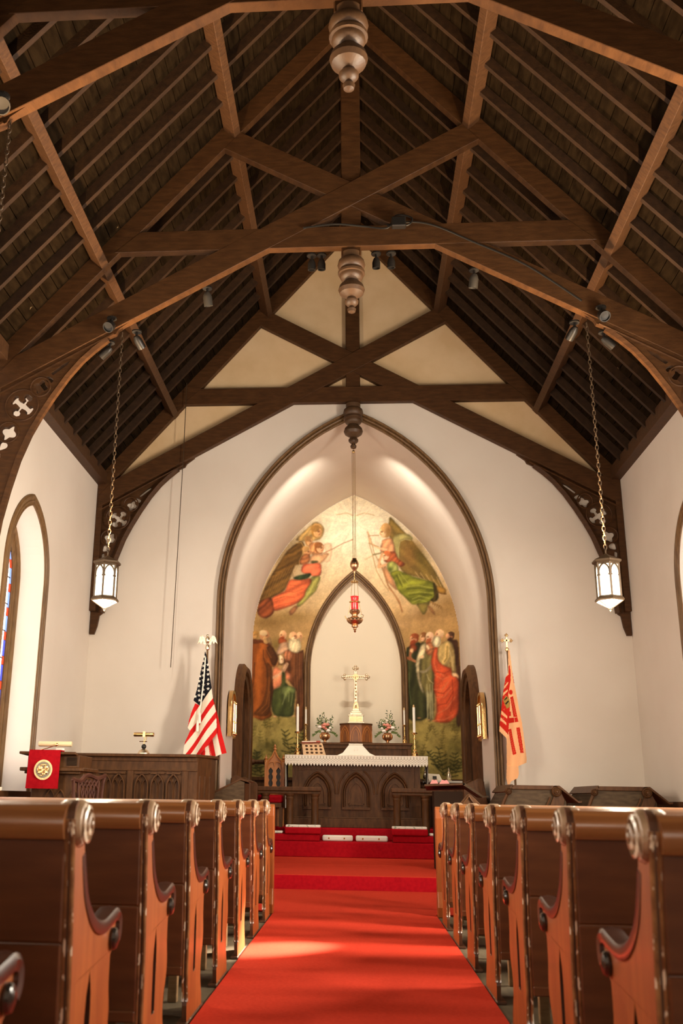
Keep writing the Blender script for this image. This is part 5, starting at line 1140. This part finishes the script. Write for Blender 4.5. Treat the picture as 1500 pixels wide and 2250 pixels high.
def arch_keep(hw, zs, ap):
    R = ((ap-zs)**2+hw**2)/(2*hw); cx = hw-R
    return lambda X, Z: (np.abs(X) <= hw) & ((Z <= zs) | ((np.abs(X)-cx)**2+(Z-zs)**2 <= R*R))
ka = arch_keep(HW-.001, ZS, AP-.002); kb = arch_keep(.845, 2.95, 4.65)
mm = painted_grid('mural', np.arange(-1.73, 1.731, .0092), np.arange(1.25, 6.02, .0098), YM, lambda X, Z, px, py: ka(X, Z) & ~kb(X, Z), paint_mural, vcol_mat('mural_paint', .75, .2))
tag(mm, 'large painted mural of robed figures and angels around the altar niche', 'mural')

# ------------------------------------------------------------------ flags
def fold_cloth(name, y, bbox, keep, paint, parent, relief):
    x0, x1, z0, z1 = bbox
    return painted_grid(name, np.arange(x0, x1, .0042), np.arange(z0, z1, .0042), y, lambda X, Z, px, py: keep(px, py), paint, FLAGM, parent, lambda X, Z, px, py: y+relief(px, py))
FLAGM = vcol_mat('flag_cloth', .8, .2, .05)
FO = (400, 1390); FK = 7.5
def fz(P): return [(FO[0]+a/FK, FO[1]+b/FK) for a, b in P]
MAIN = fz([(380,290),(412,400),(430,480),(455,600),(495,920),(515,1080),(560,1300),(577,1660),(450,1830),(310,2010),(200,2080),(60,2090),(30,2000),(32,1920),(60,1800),(135,1620),(115,1600),(98,1570),(120,1450),(160,1300),(215,1165),(188,1120),(240,940),(300,650)])
FOLD = fz([(515,1080),(560,1250),(600,1400),(660,1680),(735,1985),(655,2005),(570,2040),(480,2075),(385,2105),(330,2080),(300,2000),(450,1800),(560,1660),(545,1400)])
CANT = fz([(380,280),(412,400),(495,920),(285,1200),(185,1120),(240,940),(300,650)])
RED, WHT, NVY = (.80,.10,.09), (.93,.87,.78), (.055,.055,.085)
def side(x, y, a, b): return (x-a[0])*(b[1]-a[1])-(y-a[1])*(b[0]-a[0])
def paint_flag(c):
    L = [fz(p) for p in ([(495,920),(95,1570)],[(515,1080),(140,1600)],[(525,1190),(20,1900)],[(535,1330),(30,2060)],[(550,1420),(90,2080)],[(568,1560),(180,2080)],[(577,1660),(280,2080)])]
    L[1] = fz([(515,1080),(120,1640)]); n = np.zeros(c.x.shape, int)
    for a, b in L: n += (side(c.x, c.y, a, b) > 0)
    red = (n % 2 == 0) & (n > 0); c.c[:] = WHT
    red = (n == 2) | (n == 4) | (n == 6); c.blend(red.astype(float), RED)
    a, b = fz([(285,1200),(120,1480)]); left = (side(c.x, c.y, a, b) > 0) & (c.y > FO[1]+1150/FK) & (n < 2) & (c.x < FO[0]+285/FK)
    sl = inpoly(c.x, c.y, fz([(215,1160),(285,1200),(215,1310),(150,1440),(98,1575),(110,1450)])); c.blend(sl.astype(float), RED)
    c.blend(inpoly(c.x, c.y, CANT).astype(float), NVY)
    for (sx, sy) in ((365,395),(352,468),(350,548),(345,622),(348,705),(348,780),(352,860),(350,940),(355,1020),(425,530),(428,612),(428,690),(432,775),(430,848),(432,928),(280,800),(276,878),(276,957),(278,1032),(284,1113),(218,1055),(295,718)):
        q = []
        for i in range(10):
            r = 30 if i % 2 == 0 else 12; a = -math.pi/2+i*math.pi/5; q.append((sx+r*math.cos(a), sy+r*math.sin(a)))
        c.blend(inpoly(c.x, c.y, fz(q)).astype(float), (.93,.90,.85))
def paint_fold(c):
    c.c[:] = RED
    for P in ([(545,1300),(575,1660),(655,2020),(560,2060),(500,1760)],[(440,1850),(490,2090),(385,2120),(380,1900)]):
        c.blend(inpoly(c.x, c.y, fz(P)).astype(float), WHT)
    c.blend(inpoly(c.x, c.y, fz([(430,1850),(445,1850),(480,2080),(465,2090)])).astype(float), (.80,.30,.25))
t = thing('national_flag', 'stars and stripes flag draped on a pole beside the left arch foot', 'flag', (0,0,0))
FX = lambda P: (min(p[0] for p in P), max(p[0] for p in P))
r_main = lambda px, py: .030*np.sin((px-400)/7.0+(py-1400)/60)*np.clip((py-1430)/120, 0, 1)-.03*np.clip((py-1430)/200,0,1)
fm = fold_cloth('flag_cloth', 12.60, (-2.22,-1.68,1.25,2.74), lambda px, py: inpoly(px, py, MAIN), paint_flag, t, r_main)
ff = fold_cloth('flag_fold', 12.645, (-1.98,-1.52,1.28,2.32), lambda px, py: inpoly(px, py, FOLD), paint_fold, t, lambda px, py: .015*np.sin((px-455)/5.0)+0*py)
MB().tube([(-1.86,12.70,.16),(-1.885,12.68,2.72)], .013, 10).done('pole', M['trim'], t, auto=True)
m = MB(); m.tube([(-1.892,12.58,2.62),(-1.90,12.565,2.35),(-1.925,12.56,2.05),(-1.955,12.56,1.82)], .009, 6); m.lathe([(.004,.14),(.016,.11),(.02,0)], 10, (-1.957,12.555,1.70)); m.lathe([(.004,.14),(.016,.11),(.02,0)], 10, (-1.935,12.555,1.80)); m.done('gold_cord', M['candle'], t, auto=True)
m = MB(); m.lathe([(.010,2.72),(.026,2.735),(.030,2.76),(.022,2.785),(.010,2.80)], 12, (-1.885,12.68,0)); m.ball((-1.885,12.67,2.85), .032, 10, 1.4); m.ball((-1.885,12.65,2.905), .018, 8)
m.beam((-1.885,12.65,2.90),(-1.91,12.64,2.905), .012, .012)
for s in (-1, 1):
    m.prism([(-1.885+s*.02,2.80),(-1.885+s*.03,2.87),(-1.885+s*.07,2.915),(-1.885+s*.10,2.89),(-1.885+s*.13,2.80),(-1.885+s*.10,2.83),(-1.885+s*.08,2.80),(-1.885+s*.06,2.84),(-1.885+s*.045,2.79)], 12.665, 12.68, XZ)
m.done('eagle_finial', M['silver'], t, auto=True)
# cream and red church flag
GO = (1080, 1380); GK = 6.08
def gz(P): return [(GO[0]+a/GK, GO[1]+b/GK) for a, b in P]
CREAM = (.93,.70,.50); CRED = (.76,.13,.07)
GM = gz([(215,290),(240,300),(270,560),(300,740),(345,950),(400,1250),(430,1500),(468,1760),(462,1800),(350,1850),(355,1960),(340,2010),(262,2050),(235,2100),(205,2090),(185,2000),(195,1800),(190,1480),(100,1380),(108,1250),(130,1050),(150,850),(180,660),(215,600)])
def paint_church(c):
    c.c[:] = CREAM; P = lambda p, col: c.blend(inpoly(c.x, c.y, gz(p)).astype(float), col)
    P([(180,660),(240,610),(250,700),(215,900),(240,1000),(230,1180),(215,1430),(105,1300),(130,1050),(150,850)], CRED)
    for q in ([(165,780),(215,720),(215,745),(160,820)],[(150,870),(210,820),(210,845),(148,910)],[(130,1100),(200,1180),(200,1215),(126,1150)],[(118,1190),(190,1270),(188,1300),(112,1230)]): P(q, CREAM)
    c.ell((128,1285), 26, 26, CRED, GO, GK, shade=0); 
    P([(150,960),(195,905),(235,960),(232,1060),(195,1080)], (.62,.50,.24)); 
    for q in ([(160,960),(200,920),(205,935),(168,978)],[(175,1010),(215,970),(225,985),(185,1028)]): P(q, (.16,.12,.06))
    P([(225,500),(240,500),(252,640),(235,700),(222,640)], CRED); P([(270,590),(282,590),(300,740),(290,740)], CRED)
    c.ell((250,860), 26, 34, CRED, GO, GK, shade=0); P([(240,930),(280,910),(345,1185),(290,1185)], CRED); P([(225,1205),(345,1190),(358,1250),(222,1275)], CRED)
    P([(200,1100),(250,1120),(255,1180),(205,1170)], CRED)
    P([(215,1355),(258,1345),(330,1680),(285,1695)], CRED); P([(330,1330),(372,1325),(420,1668),(378,1670)], CRED)
    r = random.Random(5)
    for (a, b) in (((235,1370),(305,1670)),((350,1345),(400,1655)),((262,950),(320,1170)),((190,700),(150,1300))):
        for k in range(10):
            t_ = (k+.5)/10; x = a[0]+(b[0]-a[0])*t_; y = a[1]+(b[1]-a[1])*t_; q = 1 if k % 2 else -1
            c.line([(x-8*q,y-10),(x+9*q,y-3),(x-4*q,y+10)], (.90,.50,.36), .75, GO, GK, .85)
    c.line([(300,1190),(310,1265)], CREAM, 1.2, GO, GK)
t = thing('church_flag', 'cream flag with red ornament draped on a pole right of the arch', 'flag', (0,0,0))
painted_grid('flag_cloth', np.arange(1.72, 2.12, .004), np.arange(1.03, 2.80, .004), 12.75, lambda X, Z, px, py: inpoly(px, py, gz([(p[0]-GO[0])*GK and ((p[0]-GO[0])*GK, (p[1]-GO[1])*GK) for p in GM])), paint_church, FLAGM, t,
    lambda X, Z, px, py: 12.74+.028*np.sin((px-1100)/6.5+(py-1400)/70)*np.clip((py-1430)/150,0,1)-.02*(py > GO[1]+1845/GK))
MB().tube([(1.945,12.84,.16),(1.92,12.80,2.74)], .014, 10).done('pole', M['trim'], t, auto=True)
m = MB(); m.lathe([(.012,2.74),(.024,2.75),(.026,2.775),(.012,2.79)], 12, (1.915,12.80,0)); m.box(1.905,1.925,12.793,12.807,2.79,2.94); m.box(1.868,1.962,12.793,12.807,2.868,2.888)
for a, b in ((1.862,2.878),(1.968,2.878),(1.915,2.945)):
    for dx, dz in ((0,.014),(0,-.014),(.014,0),(-.014,0)): m.ball((a+dx,12.80,b+dz), .012, 8)
m.done('cross_finial', M['gold'], t, auto=True)

# ------------------------------------------------------------------ hanging lanterns
def lantern(label, x, y):
    spot('truss_underside_fill', (x*.97, y, 3.10), (x*.78, y, 7.0), 800, 90, (1,.70,.40), .9, .06)  # added upward spot that brightens the truss undersides, not a lantern part
    l = bpy.data.lights.new('lantern_bulb', 'POINT'); l.energy = 42; l.color = (1,.87,.66); l.shadow_soft_size = .07
    o = bpy.data.objects.new('lantern_bulb', l); COL.objects.link(o); o.location = (x, y, 2.42)
    t = thing('hanging_lantern', label, 'lamp', (x, y, 2.55), 'hanging lanterns')
    hexa = lambda r, a0=math.pi/6: [(r*math.cos(a0+i*math.pi/3), r*math.sin(a0+i*math.pi/3)) for i in range(6)]
    def ring(m, levels):
        n0 = 0; v = []; f = []
        for r, z in levels: v += [(a, b, z) for a, b in hexa(r)]
        for k in range(len(levels)-1):
            for i in range(6): f.append((k*6+i, k*6+(i+1) % 6, (k+1)*6+(i+1) % 6, (k+1)*6+i))
        f += [tuple(range(6)), tuple(range((len(levels)-1)*6, len(levels)*6))]; m.add(v, f)
    m = MB(); ring(m, [(.100,.405),(.125,.42),(.132,.425),(.132,.44),(.09,.46),(.03,.49),(.012,.505)]); m.done('cap', M['lantern_metal'], t, bevel=.002)
    m = MB(); ring(m, [(.100,.40),(.100,.105)]); g = m.done('glass', M['lamp_glass'], t)
    m = MB(); ring(m, [(.118,.072),(.02,.016),(.01,.014)]); m.done('glass', M['lamp_glass'], t)
    m = MB()
    for i in range(6):
        (xa, ya), (xb, yb) = hexa(.104)[i], hexa(.104)[(i+1) % 6]; L = math.hypot(xb-xa, yb-ya); dx, dy = (xb-xa)/L, (yb-ya)/L
        mp = lambda a, b, d: (xa+dx*a+dy*d, ya+dy*a-dx*d, b)
        m.beam((xa, ya, .10), (xa, ya, .41), .014, .014, (1,0,0))
        m.loft(pointed(L*.40,.325,.395,8,.30,L/2), pointed(L*.50,.325,.412,8,.30,L/2), [(0,-.001),(0,.006),(1,.006),(1,-.001)], mp)
        m.beam(mp(0,.405,.002), mp(L,.405,.002), .008, .014)
        for q in (.1,.9): m.ball(mp(L*q,.30,.004), .008, 6)
        (ua, va) = hexa(.120)[i]; m.beam((ua, va, .074), (ua*.15, va*.15, .016), .008, .008)
    ring(m, [(.100,.118),(.112,.112),(.128,.095),(.132,.082),(.124,.072),(.10,.072)])
    m.lathe([(.018,.022),(.020,.012),(.010,.004),(.013,-.004),(.004,-.014),(.001,-.022)], 10); m.done('frame', M['lantern_metal'], t, auto=True)
    m = MB(); z = .50; k = 0
    while z < 2.77:
        c = []
        for i in range(10):
            a = 2*math.pi*i/10; u = .013*math.cos(a); w = .028*math.sin(a); c.append((u if k % 2 else 0, 0 if k % 2 else u, z+.024+w))
        m.tube(c, .0042, 5, True); z += .043; k += 1
    m.done('chain', M['lantern_metal'], t)
lantern('hexagonal lit lantern hanging on a chain before the left bracket', -2.275, 8.86)
lantern('hexagonal lit lantern hanging on a chain before the right bracket', 2.245, 8.86)
lantern('hexagonal lantern of the nearest truss, only its chain at the left edge', -2.315, 5.62)
lantern('hexagonal lantern of the nearest truss beyond the right edge', 2.315, 5.62)
# ------------------------------------------------------------------ spotlights on the trusses
def can(label, loc, aim, r=.045, L=.13, mt='black', grp='truss spotlights'):
    t = thing('spotlight', label, 'spotlight', loc, grp); d = Vector(aim).normalized()
    q = d.to_track_quat('Z', 'Y').to_matrix().to_4x4()
    m = MB(); m.T = q; m.lathe([(r*.55,-.02),(r*.8,0),(r,.03),(r,L),(r*.86,L),(r*.84,L-.02),(r*.2,L-.022)], 16); m.done('can', M[mt], t, auto=True)
    m = MB(); m.tube([(0,0,0),(0,0,.06)], .012, 8); m.lathe([(.05,.06),(.05,.075)], 12); m.done('mount', M['black'], t)
    return t
for s, side_ in ((-1, 'left'), (1, 'right')):
    can('round black spotlight head above the %s lantern chain' % side_, (s*2.36, 8.74, 5.36), (s*.2,-.6,-.6), .055, .08)
    can('black spotlight pointing outward above the %s lantern chain' % side_, (s*2.42, 8.95, 5.20), (s*.75,.2,-.6), .042, .12)
    can('black spotlight pointing at the chancel above the %s lantern' % side_, (s*2.16, 8.98, 5.33), (-s*.3,.6,-.5), .042, .12)
can('grey spotlight hanging under the left slope of the middle truss', (-1.46, 8.98, 5.80), (.1,.3,-.9), .045, .12, 'grey_can')
can('grey spotlight hanging under the right slope of the middle truss', (1.22, 8.98, 5.93), (-.1,.3,-.9), .045, .12, 'grey_can')
for i, (x, nm) in enumerate(((-.40,'outer left'),(-.30,'inner left'),(.25,'inner right'),(.40,'outer right'))):
    can('small black spotlight under the middle collar, %s of the pendant' % nm, (x, 8.96, 6.13), (0,.15,-1), .04, .09)
can('pale spotlight head at the left edge under the nearest truss', (-2.33, 5.48, 5.36), (.2,-.5,-.5), .06, .09, 'grey_can')
# small wooden blocks and black cable on the middle truss
P_ = bez([(-.48,8.775,6.405),(-.16,8.77,6.435),(.13,8.77,6.40),(.36,8.76,6.37),(.45,8.75,6.50),(.60,8.75,6.47),(.56,8.75,6.39),(.36,8.76,6.40),(.60,8.77,6.435),(.84,8.785,6.39),(1.18,8.79,6.215),(1.7,8.79,5.93),(2.2,8.79,5.53)], 6)
m = MB(); m.tube(P_, .010, 6); tag(m.done('cable', M['black'], auto=True), 'black cable looped over the collar of the middle roof truss', 'cable')
m = MB(); m.box(.40,.54,8.66,8.735,6.33,6.44); tag(m.done('junction_box', M['black'], bevel=.01), 'small black box clamped to the middle truss collar by the cable loop', 'box')
m = MB(); m.T = Matrix.Translation((.22,8.86,6.99)) @ Matrix.Rotation(.45,4,'Y'); m.box(-.07,.07,-.03,.05,-.12,.10); tag(m.done('timber_block', M['pend'], bevel=.01), 'short pale timber block beside the middle king post', 'block')
# pull cord at the left
m = MB(); m.tube([(-2.333,12.82,6.62),(-2.335,12.82,5.5),(-2.378,12.82,2.52)], .0055, 5); tag(m.done('pull_chain', M['lantern_metal']), 'thin pull chain hanging down the white wall at left', 'chain')
# ------------------------------------------------------------------ sanctuary lamp
t = thing('sanctuary_lamp', 'hanging brass sanctuary lamp with ruby glass before the niche', 'lamp', (0, 12.80, 2.97)); zz = lambda z: z-2.97
MB().ball((0,0,zz(5.60)), .042, 12).done('upper_ball', M['pend'], t, True)
m = MB(); m.tube([(0,0,zz(5.50)),(0,0,zz(5.56))], .006); m.ball((0,0,zz(5.44)), .022, 8)
for dx in (-.018, 0, .018): m.tube([(dx,0,zz(5.43)),(dx,0,zz(3.93))], .0035, 5)
m.done('chains', M['brass'], t)
MB().lathe([(.018,zz(3.955)),(.030,zz(3.95)),(.032,zz(3.935)),(.045,zz(3.92)),(.056,zz(3.89)),(.058,zz(3.87)),(.053,zz(3.865)),(.057,zz(3.86)),(.055,zz(3.845)),(.048,zz(3.83)),(.03,zz(3.80)),(.014,zz(3.78)),(.01,zz(3.75))], 18).done('counterweight', M['copper'], t, auto=True)
m = MB(); m.tube([(0,0,zz(3.78)),(0,0,zz(3.66))], .007); m.lathe([(.005,zz(3.665)),(.03,zz(3.655)),(.05,zz(3.645)),(.05,zz(3.63)),(.04,zz(3.625))], 16)
for a in (0, 2.1, 4.2): m.tube([(.042*math.cos(a+.5),.042*math.sin(a+.5),zz(3.63)),(.062*math.cos(a+.5),.062*math.sin(a+.5),zz(3.36)),(.10*math.cos(a+.5),.10*math.sin(a+.5),zz(3.22))], .003, 5)
m.done('suspension', M['brass'], t, auto=True)
MB().lathe([(.056,zz(3.445)),(.052,zz(3.44)),(.046,zz(3.40)),(.046,zz(3.27)),(.043,zz(3.265))], 18).done('ruby_glass', M['red_glass'], t, auto=True)
MB().lathe([(.047,zz(3.385)),(.072,zz(3.375)),(.072,zz(3.365)),(.047,zz(3.36))], 18).done('gallery', M['brass'], t)
m = MB(); m.lathe([(.045,zz(3.275)),(.065,zz(3.265)),(.070,zz(3.245)),(.060,zz(3.225)),(.038,zz(3.205)),(.036,zz(3.19)),(.055,zz(3.175)),(.090,zz(3.155)),(.100,zz(3.13)),(.090,zz(3.105)),(.060,zz(3.085)),(.036,zz(3.075)),(.044,zz(3.06)),(.040,zz(3.045)),(.020,zz(3.035)),(.022,zz(3.015)),(.010,zz(3.005)),(.016,zz(2.99)),(.003,zz(2.975))], 22)
for k in range(12):
    a = 2*math.pi*k/12; m.ball((.088*math.cos(a), .088*math.sin(a), zz(3.14)), .018, 6, 1.3)
m.done('bowl', M['copper'], t, auto=True)
m = MB(); m.tube([(-.125,0,zz(3.19)),(-.12,0,zz(3.165)),(-.09,0,zz(3.145))], .006)
m.tube([(.095+.018*math.cos(a*.785),0,zz(3.19)+.018*math.sin(a*.785)) for a in range(8)], .004, 5, True); m.done('ring', M['brass'], t)
# white stand behind the left window sill corner
m = MB(); m.box(-3.50,-3.30,9.35,9.5,.951,.985); tag(m.done('hymn_books', M['page'], bevel=.004), 'small pale stack of papers on the left window ledge', 'papers')
